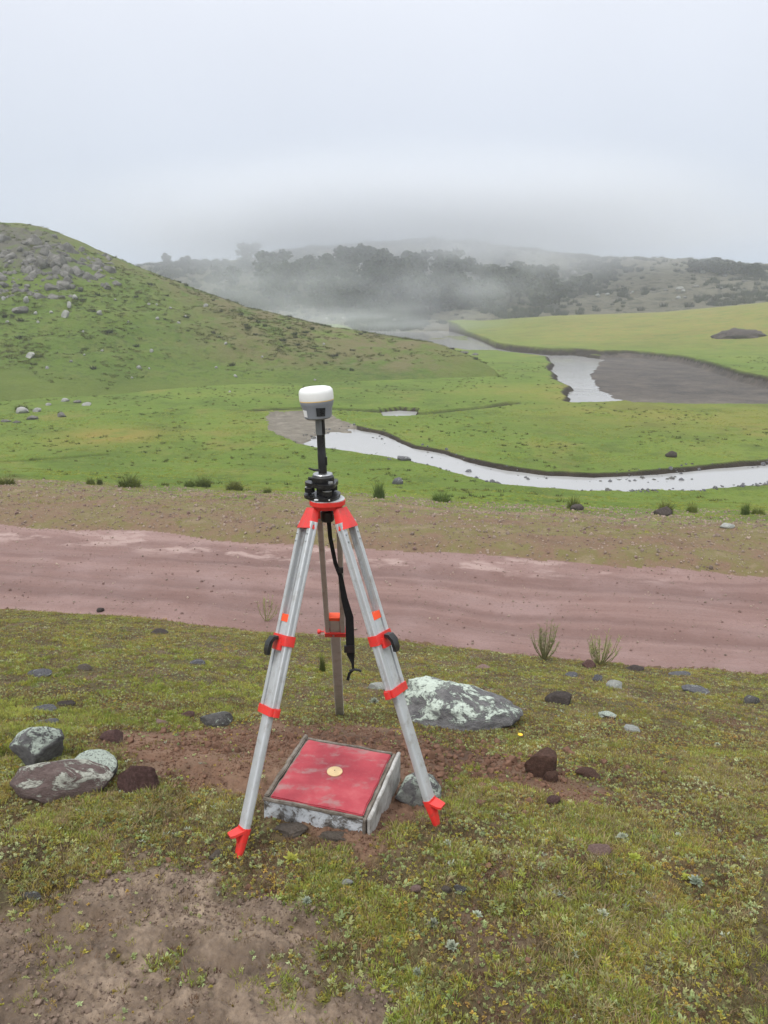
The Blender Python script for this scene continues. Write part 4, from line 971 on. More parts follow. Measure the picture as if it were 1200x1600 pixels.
# ------------------------------------------------------------------ tripod
hd = Vector(at_d(511, 787, 2.60)); Zu = Vector((0, 0, 1))
footL = Vector(ground_at(373, 1337)); footR = Vector(ground_at(682, 1287)); footB = Vector(ground_at(531, 1117))
tri = root('survey_tripod', (hd.x, hd.y, (footL.z + footR.z + footB.z) / 3), 'aluminium survey tripod with red head, clamps and feet standing over the red block', 'tripod')
mb = MB()
dirs = []
for f in (footL, footR, footB):
    d = Vector((f.x - hd.x, f.y - hd.y, 0)).normalized(); dirs.append(d)
prof = []
for k in range(48):
    a = 2 * math.pi * k / 48; dv = Vector((math.cos(a), math.sin(a), 0)); q = max(dv.dot(d) for d in dirs)
    r = 0.062 + 0.012 * max(0, q) ** 4
    prof.append((dv.x * r, dv.y * r))
mb.prism(prof, hd + Zu * 0.004, hd + Zu * 0.020, (1, 0, 0), (0, 1, 0))
mb.prism(prof, hd - Zu * 0.012, hd + Zu * 0.004, (1, 0, 0), (0, 1, 0), 0.80, 0.94)
head = mb.build('head_plate', M['red_plastic'], tri)
mb = MB(); mb.prism(prof, hd + Zu * 0.020, hd + Zu * 0.0235, (1, 0, 0), (0, 1, 0), 0.97, 0.97); mb.build('head_rim', M['alu'], head)
mb = MB(); mb.lathe([(0.022, -0.066), (0.025, -0.060), (0.025, -0.030), (0.018, -0.026), (0.018, -0.012)], hd, (0, 0, 1), 20); mb.build('fixing_screw', M['black'], tri)
FOOTPX = [(373, 1337), (682, 1287), (531, 1117)]
def build_leg(i, foot, mat, ext, back=False):
    d = dirs[i]; t = Vector((-d.y, d.x, 0))
    dh = Vector(((-0.87, -0.5, 0), (0.87, -0.5, 0), (0.0, 1.0, 0))[i]); top = hd + dh * 0.068 - Zu * 0.028; a = (foot - top); L = a.length; a.normalize(); t = Vector((-dh.y, dh.x, 0)); t = (t - a * t.dot(a)).normalized()
    nrm = t.cross(a).normalized()
    if nrm.dot(dh) < 0: nrm = -nrm
    P = lambda s_, u=0, w=0: top + a * s_ + t * u + nrm * w
    # rails: two channel sections with a slot between them
    rw, rd, gap = 0.021, 0.030, 0.0265
    L1 = ext[2]
    leg_ = MB()
    for sg in (-1, 1):
        prof_ = [(-rw / 2, -rd / 2), (rw / 2 - .003, -rd / 2), (rw / 2, -rd / 2 + .003), (rw / 2, -0.006), (rw / 2 - .004, -0.0035), (rw / 2 - .004, 0.0035), (rw / 2, 0.006), (rw / 2, rd / 2 - .003), (rw / 2 - .003, rd / 2), (-rw / 2, rd / 2), (-rw / 2, 0.008), (-rw / 2 + .006, 0.006), (-rw / 2 + .006, -0.006), (-rw / 2, -0.008)]
        leg_.prism(prof_, P(0.03, sg * (gap + rw / 2 + 0.0)), P(L1, sg * (gap + rw / 2)), t * sg, nrm)
    lg = leg_.build('leg', mat, tri)
    # red shoulder
    m = MB(); m.prism(rrect(0.094, 0.038, 0.006, 2), P(0.056, 0, 0.001), P(-0.022, 0, -0.006), t, nrm, 1.0, 0.62)
    m.build('shoulder', M['red_plastic'], lg)
    m = MB()
    for sg in (-1, 1):
        for s_ in (0.075, 0.102): m.lathe([(0.0045, 0), (0.0045, 0.002), (0.003, 0.0032)], P(s_, sg * (gap + rw / 2), rd / 2), nrm, 10); m.lathe([(0.0045, 0), (0.0045, 0.002), (0.003, 0.0032)], P(s_, sg * (gap + rw / 2), -rd / 2), -nrm, 10)
    m.build('rivets', M['steel'], lg)
    # inner sliding leg
    wi, di = 0.049, 0.026
    m = MB(); m.prism(rrect(wi, di, 0.007, 3), P(ext[0] + 0.012), P(L - 0.085), t, nrm)
    low = m.build('lower_leg', mat, lg)
    m = MB(); m.box(P(ext[0] + 0.006), t, nrm, a, wi + .0015, di + .004, 0.026, 0.15); m.build('end_cap', M['orange_cap'], lg)
    # lever clamp
    s_ = ext[1]
    m = MB(); m.box(P(s_, 0, 0), t, nrm, a, 0.102, rd + 0.010, 0.036, 0.12)
    if not back: m.box(P(s_ + 0.018, 0.0, rd / 2 + 0.004), t, nrm, a, 0.05, 0.016, 0.036, 0.15)
    m.build('clamp', M['red_plastic'], lg)
    if back:
        m = MB(); m.lathe([(0.004, 0), (0.004, 0.014), (0.011, 0.016), (0.012, 0.028), (0.008, 0.031)], P(s_, -t.dot(Vector((1, 0, 0))) / abs(t.dot(Vector((1, 0, 0)))) * 0.055), (-1, 0, 0), 14); m.build('clamp_screw', M['red_plastic'], lg)
        m = MB(); m.lathe([(0.005, 0), (0.005, 0.003), (0.003, 0.004)], P(s_, 0.008, -rd / 2 - 0.006), -nrm, 10); m.build('bolt', M['steel'], lg)
    else:
        sx = 1 if d.x > 0 else -1
        c0 = P(s_ - 0.006, 0, rd / 2 + 0.010)
        m = MB(); pts = [c0 + nrm * 0.004, c0 + nrm * 0.020 + a * 0.004, c0 + nrm * 0.030 + a * 0.022, c0 + nrm * 0.030 + a * 0.050, c0 + nrm * 0.026 + a * 0.064]
        m.ribbon(pts, [0.030, 0.034, 0.034, 0.030, 0.024], t, 0.006); m.build('lever', M['black'], lg)
        m = MB(); m.box(P(ext[2] + 0.004), t, nrm, a, 0.100, rd + 0.010, 0.028, 0.12)
        m.box(P(ext[2] + 0.004, sx * 0.0, 0) - t * (0.058 if t.x > 0 else -0.058) * (1 if i == 0 else -1) * -1, t, nrm, a, 0.014, 0.022, 0.026, 0.2)
        m.build('collar', M['red_plastic'], lg)
    # red shoe with step flange pointing outwards
    m = MB()
    if not back:
        m.prism(rrect(wi + .003, di + .005, 0.008, 3), P(L - 0.094), P(L - 0.074), t, nrm, 1.0, 0.95)
        m.prism(rrect(0.050, 0.030, 0.009, 3), P(L - 0.0745), P(L + 0.004), t, nrm, 0.96, 0.60)
        fl = [P(L - 0.078, sgn * 0.024, 0.010) for sgn in (-1, 1)]
        c0 = P(L - 0.082, 0, 0.014); out_ = (dh * 0.95 - Zu * 0.18).normalized()
        m.ribbon([c0 - out_ * 0.016, c0 + out_ * 0.024, c0 + out_ * 0.040 + Zu * 0.002], [0.052, 0.046, 0.036], t, 0.0042)
        m.prism([(0, 0), (0.024, 0), (0, 0.040)], c0 - t * 0.003, c0 + t * 0.003, out_, a)
        m.build('foot', M['red_plastic'], lg)
        m = MB(); m.lathe([(0.009, 0), (0.007, 0.02), (0.001, 0.045)], P(L - 0.004), a, 12); m.build('spike', M['steel'], lg)
    else:
        m.prism(rrect(wi, di, 0.006, 2), P(L - 0.085), P(L + 0.015), t, nrm); m.build('foot', mat, lg)
    if i == 0:
        m = MB()
        q = P(L - 0.150, 0, -di / 2 - 0.0008)
        for k_, (u, w, ww, hh) in enumerate(((0, 0, .010, .003), (0.004, 0.006, .003, .009), (0, 0.012, .010, .003), (0, 0.024, .003, .008), (0.003, 0.030, .009, .003))):
            m.box(q + t * u + a * w, t, a, nrm, ww, hh, 0.0012, 0.1)
        m.build('marking', M['marking'], lg)
    return lg
def s_at(i, foot, py):             # distance down the leg of a photo row
    dh = Vector(((-0.87, -0.5, 0), (0.87, -0.5, 0), (0.0, 1.0, 0))[i]); top = hd + dh * 0.068 - Zu * 0.028; a = foot - top; L = a.length
    best = None
    for k in range(400):
        p = top + a * (k / 400); dz = CAMZ - p.z; depth = p.y * CP + dz * SP
        y = 800 + FPX * ((dz * CP - p.y * SP) / depth)
        if best is None or abs(y - py) < best[0]: best = (abs(y - py), L * k / 400)
    return best[1]
build_leg(0, footL, M['alu'], (s_at(0, footL, 963), s_at(0, footL, 1000), s_at(0, footL, 1108)))
build_leg(1, footR, M['alu'], (s_at(1, footR, 960), s_at(1, footR, 996), s_at(1, footR, 1076)))
build_leg(2, footB, M['alu_shaded'], (s_at(2, footB, 963), s_at(2, footB, 987), s_at(2, footB, 988)), True)
# carrying strap hanging behind
sp = [(513, 806, 2.66), (516, 840, 2.70), (524, 880, 2.76), (532, 900, 2.78), (538, 935, 2.80), (546, 965, 2.82), (547, 1000, 2.83), (548, 1022, 2.84), (551, 1036, 2.84), (552, 1047, 2.84), (546, 1052, 2.84), (543, 1063, 2.84)]
sw = [0.016, 0.016, 0.016, 0.018, 0.026, 0.034, 0.036, 0.034, 0.012, 0.010, 0.012, 0.012]
mb = MB(); mb.ribbon([Wv(*p) for p in sp], sw, [Vector((0.9, 0.2, 0.1))] * len(sp), 0.0018); strap = mb.build('strap', M['webbing'], tri)
mb = MB(); mb.box(Wv(546, 1014, 2.825), (1, 0, 0), (0, 1, 0), (0, 0, 1), 0.044, 0.012, 0.030); mb.box(Wv(532, 891, 2.77), (1, 0, 0), (0, 1, 0), (0, 0, 1), 0.022, 0.012, 0.022)
mb.tube([Wv(546, 1048, 2.84), Wv(554, 1046, 2.84), Wv(561, 1047, 2.84), Wv(564, 1049, 2.84)], 0.006, 8); mb.build('buckle', M['black'], strap)

# ------------------------------------------------------------------ tribrach
tb = hd + Zu * 0.0245 + Vector((-0.013, 0, 0))
trb = root('tribrach', tb, 'black three-screw levelling base bolted on the red tripod head', 'tribrach')
def tri_prof(R, r0, ang=0.0, n_=48, p=5):
    o_ = []
    for k in range(n_):
        a = 2 * math.pi * k / n_; q = max(math.cos(a - ang - j * 2 * math.pi / 3) for j in range(3)); rr_ = r0 + (R - r0) * max(0, q) ** p; o_.append((rr_ * math.cos(a), rr_ * math.sin(a)))
    return o_
mb = MB(); mb.prism(tri_prof(0.071, 0.060, -1.2), tb, tb + Zu * 0.012, (1, 0, 0), (0, 1, 0)); mb.build('base_plate', M['black'], trb)
for j in range(3):
    a = -1.2 + j * 2 * math.pi / 3; c0 = tb + Vector((math.cos(a), math.sin(a), 0)) * 0.050
    kn = []
    for k in range(60): kn.append(((0.0165 + 0.0015 * (k % 3 == 0)) * math.cos(k * math.pi / 30), (0.0165 + 0.0015 * (k % 3 == 0)) * math.sin(k * math.pi / 30)))
    mb = MB(); mb.prism(kn, c0 + Zu * 0.018, c0 + Zu * 0.034, (1, 0, 0), (0, 1, 0)); mb.lathe([(0.007, 0.010), (0.007, 0.046)], c0, (0, 0, 1), 14); fs = mb.build('foot_screw', M['black'], trb)
    mb = MB(); mb.lathe([(0.0172, 0.0345), (0.0172, 0.0362), (0.012, 0.038)], c0, (0, 0, 1), 20); mb.build('screw_ring', M['steel'], fs)
mb = MB(); mb.prism(tri_prof(0.066, 0.047, -1.2, 60, 4), tb + Zu * 0.044, tb + Zu * 0.058, (1, 0, 0), (0, 1, 0))
mb.lathe([(0.040, 0.058), (0.042, 0.064), (0.040, 0.078), (0.034, 0.084)], tb, (0, 0, 1), 36); mb.lathe([(0.024, 0.012), (0.024, 0.044)], tb, (0, 0, 1), 20); mb.build('body', M['black'], trb)
mb = MB(); mb.lathe([(0.034, 0.084), (0.036, 0.086), (0.034, 0.089), (0.022, 0.090), (0.0165, 0.0895)], tb, (0, 0, 1), 36); mb.build('clamp_ring', M['steel'], trb)
mb = MB(); c0 = tb + Vector((-0.036, -0.018, 0.072)); mb.tube([c0, c0 + Vector((-0.014, -0.006, 0.004))], 0.006, 10); mb.build('lock_knob', M['black'], trb)
mb = MB()
for dx, dy in ((-0.020, -0.0642), (0.022, -0.0636)):
    c0 = tb + Vector((dx, dy * 0.985, 0.0065)); mb.box(c0, (1, 0, 0), (0, 1, 0), (0, 0, 1), 0.014, 0.008, 0.0045, 0.1)
mb.build('marking', M['sticker'], trb)
mb = MB(); c0 = tb + Vector((0.030, -0.040, 0.060)); mb.lathe([(0.009, 0), (0.009, 0.007), (0.007, 0.0075)], c0, (0, 0, 1), 20); mb.build('bubble_level', M['steel'], trb)

# ------------------------------------------------------------------ adapter pole and receiver (leaning a touch to the left)
ax = Vector((-0.030, 0.0, 1)).normalized(); pb = tb + Zu * 0.0905
pole = root('adapter_pole', pb, 'short black pole with grey upper collar standing in the levelling base', 'pole')
mb = MB(); mb.lathe([(0.0155, 0.0), (0.0155, 0.070), (0.0148, 0.072), (0.0148, 0.140)], pb, ax, 24); mb.box(pb + ax * 0.045 + Vector((0.015, -0.004, 0)), (1, 0, 0), (0, 1, 0), ax, 0.008, 0.012, 0.030); mb.build('shaft', M['black'], pole)
mb = MB(); mb.lathe([(0.0160, 0.140), (0.0172, 0.142), (0.0165, 0.205)], pb, ax, 24); mb.build('collar', M['grey_collar'], pole)
mb = MB(); mb.box(pb + ax * 0.172 + Vector((0.012, -0.013, 0)), (0.75, 0.65, 0), (-0.65, 0.75, 0), ax, 0.010, 0.006, 0.060); mb.build('release_button', M['black'], pole)
mb = MB(); c0 = pb + ax * 0.012; mb.tube([c0 + Vector((-0.010, -0.01, 0)), c0 + Vector((-0.030, -0.018, 0.003)), c0 + Vector((-0.048, -0.022, 0.010))], [0.005, 0.004, 0.003], 8); mb.build('lever', M['black'], pole)
rb = pb + ax * 0.1955 + Vector((-0.005, 0, 0)); axr = Vector((-0.07, 0, 1)).normalized()
rcv = root('gnss_receiver', rb, 'grey satellite survey receiver with white domed top on the black pole', 'receiver')
mb = MB(); mb.lathe([(0.020, 0.0), (0.040, 0.001), (0.0475, 0.006), (0.0495, 0.014), (0.0515, 0.036), (0.0575, 0.052), (0.0595, 0.060), (0.0595, 0.0645)], rb, axr, 48); mb.build('body', M['grey_plastic'], rcv)
mb = MB(); mb.lathe([(0.0596, 0.0645), (0.0600, 0.0650), (0.0600, 0.0675), (0.0596, 0.068)], rb, axr, 48); mb.build('band', M['yellow_line'], rcv)
mb = MB(); mb.lathe([(0.0600, 0.068), (0.0605, 0.072), (0.0605, 0.092), (0.0585, 0.102), (0.0520, 0.109), (0.040, 0.1125), (0.020, 0.114), (0.0002, 0.1145)], rb, axr, 48, cap=False); mb.build('dome', M['white_dome'], rcv, angle=60)
def on_body(theta, h0, h1, half, r0, r1, mat, name, nn=6, off=0.0012):
    m = MB(); vs = []; fs = []
    Xa = axr.cross(Vector((0, 1, 0))).normalized(); Ya = axr.cross(Xa)
    for j in range(2):
        hh = (h0, h1)[j]; r_ = (r0, r1)[j] + off
        for k in range(nn + 1):
            a = theta - half + 2 * half * k / nn; vs.append(rb + axr * hh + Vector((1, 0, 0)) * math.sin(a) * r_ + Vector((0, -1, 0)) * math.cos(a) * r_)
    n0 = len(vs)
    for v in list(vs): vs.append(v - (v - (rb + axr * 0.03)).normalized() * 0.002)
    for k in range(nn): fs.append((k, k + 1, nn + 2 + k, nn + 1 + k))
    for k in range(nn): fs += [(k, k + 1, n0 + k + 1, n0 + k), (nn + 1 + k, nn + 2 + k, n0 + nn + 2 + k, n0 + nn + 1 + k)]
    fs += [(0, nn + 1, n0 + nn + 1, n0), (nn, 2 * nn + 1, n0 + 2 * nn + 1, n0 + nn)]
    m.add(vs, fs); return m.build(name, mat, rcv)
on_body(0.30, 0.016, 0.046, 0.30, 0.0498, 0.0560, M['screen'], 'display_panel')
on_body(-0.98, 0.010, 0.034, 0.24, 0.0490, 0.0513, M['sticker'], 'sticker')

# ------------------------------------------------------------------ plants
def leafmat(name, cols, scale=3.0, rough=0.65, trans=0.25, var=0.25, gain=1.0):
    n = NT(name)
    c = n.ramp(n.noise(scale, 5, 0.65), [(0.28 + 0.44 * i / (len(cols) - 1), k) for i, k in enumerate(cols)])
    c = n.mix(1.0, c, n.ramp(n.noise(9.0 * max(scale, 0.5), 4, 0.6), [(0.30, (0.6 * gain,) * 3), (0.50, (gain,) * 3), (0.72, (gain,) * 3)]), 'MULTIPLY')
    oi = n.n.new('ShaderNodeObjectInfo')
    hs = n.n.new('ShaderNodeHueSaturation')
    n.link(n.rng(oi.outputs['Random'], 0, 1, 1 - var, 1 + var), hs.inputs['Value'])
    n.link(n.rng(n.math('FRACT', n.math('MULTIPLY', oi.outputs['Random'], 7.3)), 0, 1, 0.47, 0.52), hs.inputs['Hue'])
    n.link(c, hs.inputs['Color'])
    n.fin(hs.outputs[0], rough, None, spec=0.25)
    tr = n.n.new('ShaderNodeBsdfTranslucent'); n.link(hs.outputs[0], tr.inputs[0])
    mx = n.n.new('ShaderNodeMixShader'); mx.inputs[0].default_value = trans
    n.link(n.b.outputs[0], mx.inputs[1]); n.link(tr.outputs[0], mx.inputs[2]); n.link(mx.outputs[0], n.out.inputs[0])
    return n.m
M['grass'] = leafmat('grass_blades', [(0.152, 0.152, 0.037), (0.250, 0.275, 0.056), (0.366, 0.354, 0.085), (0.439, 0.342, 0.116)], 1.3)
M['grass_lush'] = leafmat('lush_turf', [(0.180, 0.216, 0.036), (0.282, 0.330, 0.054), (0.384, 0.408, 0.086)], 1.6)
M['straw'] = leafmat('dry_grass', [(0.240, 0.186, 0.096), (0.360, 0.300, 0.156), (0.288, 0.186, 0.072)], 4)
M['moss'] = leafmat('moss', [(0.159, 0.116, 0.037), (0.287, 0.250, 0.051), (0.415, 0.354, 0.073), (0.451, 0.299, 0.083)], 2.0)
M['herb'] = leafmat('herb_leaves', [(0.172, 0.213, 0.075), (0.310, 0.356, 0.144), (0.460, 0.494, 0.276)], 2.5)
M['litter'] = leafmat('dead_litter', [(0.085, 0.052, 0.030), (0.16, 0.105, 0.055), (0.27, 0.20, 0.11)], 5)
M['silver'] = leafmat('silver_leaves', [(0.22, 0.26, 0.18), (0.31, 0.35, 0.26), (0.40, 0.43, 0.34)], 9, 0.8, 0.15)
M['yellow_leaf'] = leafmat('yellow_green_leaves', [(0.20, 0.25, 0.045), (0.29, 0.33, 0.06), (0.36, 0.35, 0.06)], 9)
M['tuft'] = leafmat('dark_tuft_blades', [(0.094, 0.127, 0.031), (0.149, 0.193, 0.044), (0.220, 0.253, 0.066)], 5)
M['twig'] = leafmat('olive_twigs', [(0.217, 0.210, 0.087), (0.319, 0.319, 0.131), (0.406, 0.319, 0.174)], 9)
M['flower'] = simple('yellow_petals', (0.85, 0.55, 0.03), 0.6)
M['tussock'] = leafmat('tussock_blades', [(0.075, 0.088, 0.025), (0.105, 0.125, 0.032), (0.140, 0.138, 0.050)], 0.15)
M['scrub'] = leafmat('scrub_leaves', [(0.026, 0.034, 0.018), (0.045, 0.055, 0.028), (0.078, 0.076, 0.045)], 0.2)
M['tree_leaf'] = leafmat('misty_tree_leaves', [(0.018, 0.027, 0.016), (0.032, 0.044, 0.024), (0.050, 0.060, 0.034)], 0.5, trans=0.1)
M['bark'] = simple('tree_bark', (0.06, 0.05, 0.042), 0.9, 0, 0.1, 3, 0.3)
M['clod'] = simple('soil_crumbs', (0.17, 0.125, 0.097), 0.95, 0, 0.1, 25, 0.35)
M['clod_red'] = simple('red_soil_crumbs', (0.15, 0.085, 0.058), 0.95, 0, 0.1, 25, 0.4)
M['pebble'] = simple('verge_pebbles', (0.27, 0.21, 0.17), 0.9, 0, 0.2, 3, 0.5)

def blades_mesh(name, seed, nb, hmin, hmax, spread, width, lean, mat, seg=2, droop=0.6, dome=0.0):
    r = np.random.default_rng(seed); V_ = []; F_ = []
    for i in range(nb):
        a = r.uniform(0, 6.283); rd = spread * math.sqrt(r.random()); x, y = rd * math.cos(a), rd * math.sin(a)
        h_ = r.uniform(hmin, hmax) * (1 - dome * (rd / spread) ** 2); w = width * r.uniform(0.6, 1.3); la = r.uniform(0, 6.283) if r.random() < 0.5 else a
        ln = lean * r.uniform(0.2, 1.2); lx, ly = math.cos(la) * ln, math.sin(la) * ln
        pa = r.uniform(0, 6.283); wx, wy = math.cos(pa) * w / 2, math.sin(pa) * w / 2; o_ = len(V_)
        for k in range(seg):
            t = k / seg; c_ = (x + lx * h_ * t ** 1.6, y + ly * h_ * t ** 1.6, h_ * (t - droop * 0.35 * t * t * ln) - 0.004 * (k == 0))
            V_ += [(c_[0] - wx * (1 - 0.4 * t), c_[1] - wy * (1 - 0.4 * t), c_[2]), (c_[0] + wx * (1 - 0.4 * t), c_[1] + wy * (1 - 0.4 * t), c_[2])]
        V_.append((x + lx * h_, y + ly * h_, h_ * (1 - droop * 0.35 * ln)))
        for k in range(seg - 1): F_.append((o_ + 2 * k, o_ + 2 * k + 1, o_ + 2 * k + 3, o_ + 2 * k + 2))
        F_.append((o_ + 2 * seg - 2, o_ + 2 * seg - 1, o_ + 2 * seg))
    me = bpy.data.meshes.new(name); me.from_pydata(V_, [], F_); me.materials.append(mat); me.update(); return me
def leaf_mesh(name, seed, nl, size, rise, mat, layers=2, width=0.35):
    r = np.random.default_rng(seed); V_ = []; F_ = []
    for i in range(nl):
        a = i * 2.4 + r.uniform(-0.3, 0.3); L = size * r.uniform(0.6, 1.1); el = rise * r.uniform(0.3, 1.3) * (0.5 + (i / nl))
        ca, sa = math.cos(a), math.sin(a); w = L * width; o_ = len(V_)
        ox, oy = r.uniform(-.25, .25) * size, r.uniform(-.25, .25) * size
        for t, ww in ((0.05, 0.25), (0.5, 1.0), (0.8, 0.7)):
            d = L * t; z = d * math.sin(el) - 0.25 * L * t * t * 0.6 + 0.003
            V_ += [(ox + d * ca * math.cos(el) - sa * w * ww / 2, oy + d * sa * math.cos(el) + ca * w * ww / 2, z + 0.1 * w), (ox + d * ca * math.cos(el) + sa * w * ww / 2, oy + d * sa * math.cos(el) - ca * w * ww / 2, z + 0.1 * w)]
        d = L; V_.append((ox + d * ca * math.cos(el), oy + d * sa * math.cos(el), d * math.sin(el) - 0.15 * L + 0.003))
        F_ += [(o_, o_ + 1, o_ + 3, o_ + 2), (o_ + 2, o_ + 3, o_ + 5, o_ + 4), (o_ + 4, o_ + 5, o_ + 6)]
    me = bpy.data.meshes.new(name); me.from_pydata(V_, [], F_); me.materials.append(mat); me.update()
    me.polygons.foreach_set('use_smooth', [True] * len(me.polygons)); return me

def scatter(name, pts, scales, picks, meshes, label, tilt=0.15, flat=None):
    """one object of stuff: points carrying instances of the given small meshes"""
    c = bpy.data.collections.new(name + '_sources')
    for k, me in enumerate(meshes):
        o = bpy.data.objects.new('%s_source.%03d' % (name, k), me); c.objects.link(o)
    n_ = len(pts); me = bpy.data.meshes.new(name); me.vertices.add(n_); me.vertices.foreach_set('co', np.asarray(pts, np.float32).ravel())
    r = np.random.default_rng(n_)
    rot = np.stack([r.normal(0, tilt, n_), r.normal(0, tilt, n_), r.uniform(0, 6.283, n_)], 1).astype(np.float32)
    a = me.attributes.new('rot', 'FLOAT_VECTOR', 'POINT'); a.data.foreach_set('vector', rot.ravel())
    sc = np.asarray(scales, np.float32); sc = np.repeat(sc[:, None], 3, 1) if sc.ndim == 1 else sc
    a = me.attributes.new('size', 'FLOAT_VECTOR', 'POINT'); a.data.foreach_set('vector', np.ascontiguousarray(sc).ravel())
    a = me.attributes.new('pick', 'INT', 'POINT'); a.data.foreach_set('value', np.asarray(picks, np.int32))
    o = bpy.data.objects.new(name, me); COL.objects.link(o)
    g = bpy.data.node_groups.new(name, 'GeometryNodeTree')
    g.interface.new_socket('Geometry', in_out='INPUT', socket_type='NodeSocketGeometry'); g.interface.new_socket('Geometry', in_out='OUTPUT', socket_type='NodeSocketGeometry')
    N = g.nodes; Lk = g.links
    gi = N.new('NodeGroupInput'); go = N.new('NodeGroupOutput'); iop = N.new('GeometryNodeInstanceOnPoints'); ci = N.new('GeometryNodeCollectionInfo')
    ci.inputs['Collection'].default_value = c; ci.inputs['Separate Children'].default_value = True; ci.inputs['Reset Children'].default_value = True
    m2p = N.new('GeometryNodeMeshToPoints')
    def na(nm, ty):
        x = N.new('GeometryNodeInputNamedAttribute'); x.data_type = ty; x.inputs['Name'].default_value = nm; return x.outputs['Attribute']
    Lk.new(gi.outputs[0], m2p.inputs[0]); Lk.new(m2p.outputs[0], iop.inputs['Points']); Lk.new(ci.outputs[0], iop.inputs['Instance'])
    iop.inputs['Pick Instance'].default_value = True
    Lk.new(na('pick', 'INT'), iop.inputs['Instance Index']); Lk.new(na('rot', 'FLOAT_VECTOR'), iop.inputs['Rotation']); Lk.new(na('size', 'FLOAT_VECTOR'), iop.inputs['Scale'])
    Lk.new(iop.outputs[0], go.inputs[0])
    md = o.modifiers.new('scatter', 'NODES'); md.node_group = g
    o['kind'] = 'stuff'; o['label'] = label; return o

def wedge(n_, d0, d1, tmax=0.62, r=rng, power=1.0):
    u = r.random(n_); D = np.sqrt(d0 * d0 + (d1 * d1 - d0 * d0) * u) if power == 1.0 else d0 * (d1 / d0) ** u
    t = r.uniform(-tmax, tmax, n_); return t * D, D

# near turf
g_var = [blades_mesh('g', 1, 34, 0.010, 0.028, 0.026, 0.0020, 0.9, M['grass']), blades_mesh('g', 2, 26, 0.012, 0.034, 0.024, 0.0024, 0.8, M['grass']),
         blades_mesh('g', 3, 34, 0.010, 0.024, 0.028, 0.0026, 1.1, M['grass_lush']), leaf_mesh('g', 4, 60, 0.008, 1.2, M['moss'], width=0.34),
         blades_mesh('g', 5, 44, 0.006, 0.015, 0.026, 0.0034, 1.1, M['moss']), leaf_mesh('g', 6, 26, 0.014, 0.9, M['herb']), leaf_mesh('g', 7, 12, 0.020, 0.5, M['herb'], width=0.28),
         blades_mesh('g', 8, 12, 0.02, 0.05, 0.022, 0.0018, 1.3, M['straw']), leaf_mesh('g', 9, 11, 0.016, 0.7, M['silver'], width=0.3), leaf_mesh('g', 10, 10, 0.020, 0.7, M['yellow_leaf'], width=0.3),
         blades_mesh('g', 11, 30, 0.010, 0.026, 0.026, 0.0026, 1.1, M['straw'])]
def turf_points():
    x1, y1 = wedge(105000, 0.9, 9.6)
    x2, y2 = wedge(42000, 0.8, 3.6)
    x3, y3 = wedge(20000, 0.7, 9.6, 1.0, power=2)
    x4, y4 = wedge(110000, 0.5, 9.4, 1.5); k4 = np.abs(x4 / y4) > 0.6; x4, y4 = x4[k4], y4[k4]
    x = np.concatenate([x1, x2, x3, x4]); y = np.concatenate([y1, y2, y3, y4])
    o0, _ = road_off(x, y); a, b, c, sp = soil_masks(x, y)
    s_ = np.clip(a + b + c, 0, 1); keep = (o0 < -0.03 + 0.06 * rng.normal(size=len(x)))
    p = (1 - s_) * (1 - 0.85 * sp) * (0.46 + 1.9 * fbm(x, y, 5.0, 4, 4, 0.6)) + 0.05 * sst(0.05, 0.3, fbm(x, y, 3.3, 3, 1)) * 4 * (s_ > 0.5) * (a > 0.3) 
    keep &= rng.random(len(x)) < np.clip(p, 0.012, 1)
    d2 = (x - ctr.x) ** 2 + (y - ctr.y) ** 2
    lx = (x - ctr.x) * ex.x + (y - ctr.y) * ex.y; ly = (x - ctr.x) * ey.x + (y - ctr.y) * ey.y
    keep &= ~((np.abs(lx) < HS + 0.02) & (np.abs(ly) < HS + 0.02))
    return x[keep], y[keep], s_[keep]
x, y, s_ = turf_points(); z = gz_near(x, y)
zone1 = fbm(x, y, 0.9, 3, 0) + 0.35 * fbm(x, y, 4.0, 2, 3); zone2 = fbm(x + 40, y, 1.7, 3, 2) + 0.3 * fbm(x, y, 6, 2, 1)
lush = np.exp(-(((x + 2.0) / 1.5) ** 2 + ((y - 4.0) / 0.9) ** 2)) * 0.9 + 0.6 * np.exp(-(((x + 1.2) / 0.35) ** 2 + ((y - 2.25) / 0.25) ** 2))
u = rng.random(len(x)); pick = np.zeros(len(x), int)
W_ = np.stack([0.75 + 0 * x, 0.32 + 0 * x, np.clip(0.6 + 2.0 * zone1 + 4 * lush, 0.02, 5), np.clip(1.3 - 2 * zone1 - 2 * lush, 0.05, 4), np.clip(1.1 + 2.2 * zone2 - lush, 0.05, 4), np.clip(0.7 + 1.5 * fbm(x, y, 2.2, 3, 5), 0.1, 3), np.clip(0.4 - 1.0 * fbm(x, y, 2.2, 3, 5), 0.1, 3),
               np.clip(0.25 + 0.8 * zone2, 0.03, 1), np.clip(0.06 + 0.5 * (zone2 - 0.1), 0.03, 1), np.clip(0.10 + 0.4 * (zone1 - .1), 0.02, 1), np.clip(0.40 + 1.6 * zone2, 0.06, 2.2)], 1)
Wc = np.cumsum(W_, 1); pick = (u[:, None] * Wc[:, -1:] > Wc).sum(1)
sc = rng.uniform(0.52, 1.12, len(x)) * (1 - 0.25 * s_); sc = np.where(pick >= 8, sc * 1.1, sc)
scatter('grass', np.stack([x, y, z - 0.003], 1), sc, pick, g_var, 'short mossy mountain turf on the near slope')
print('turf', len(x))

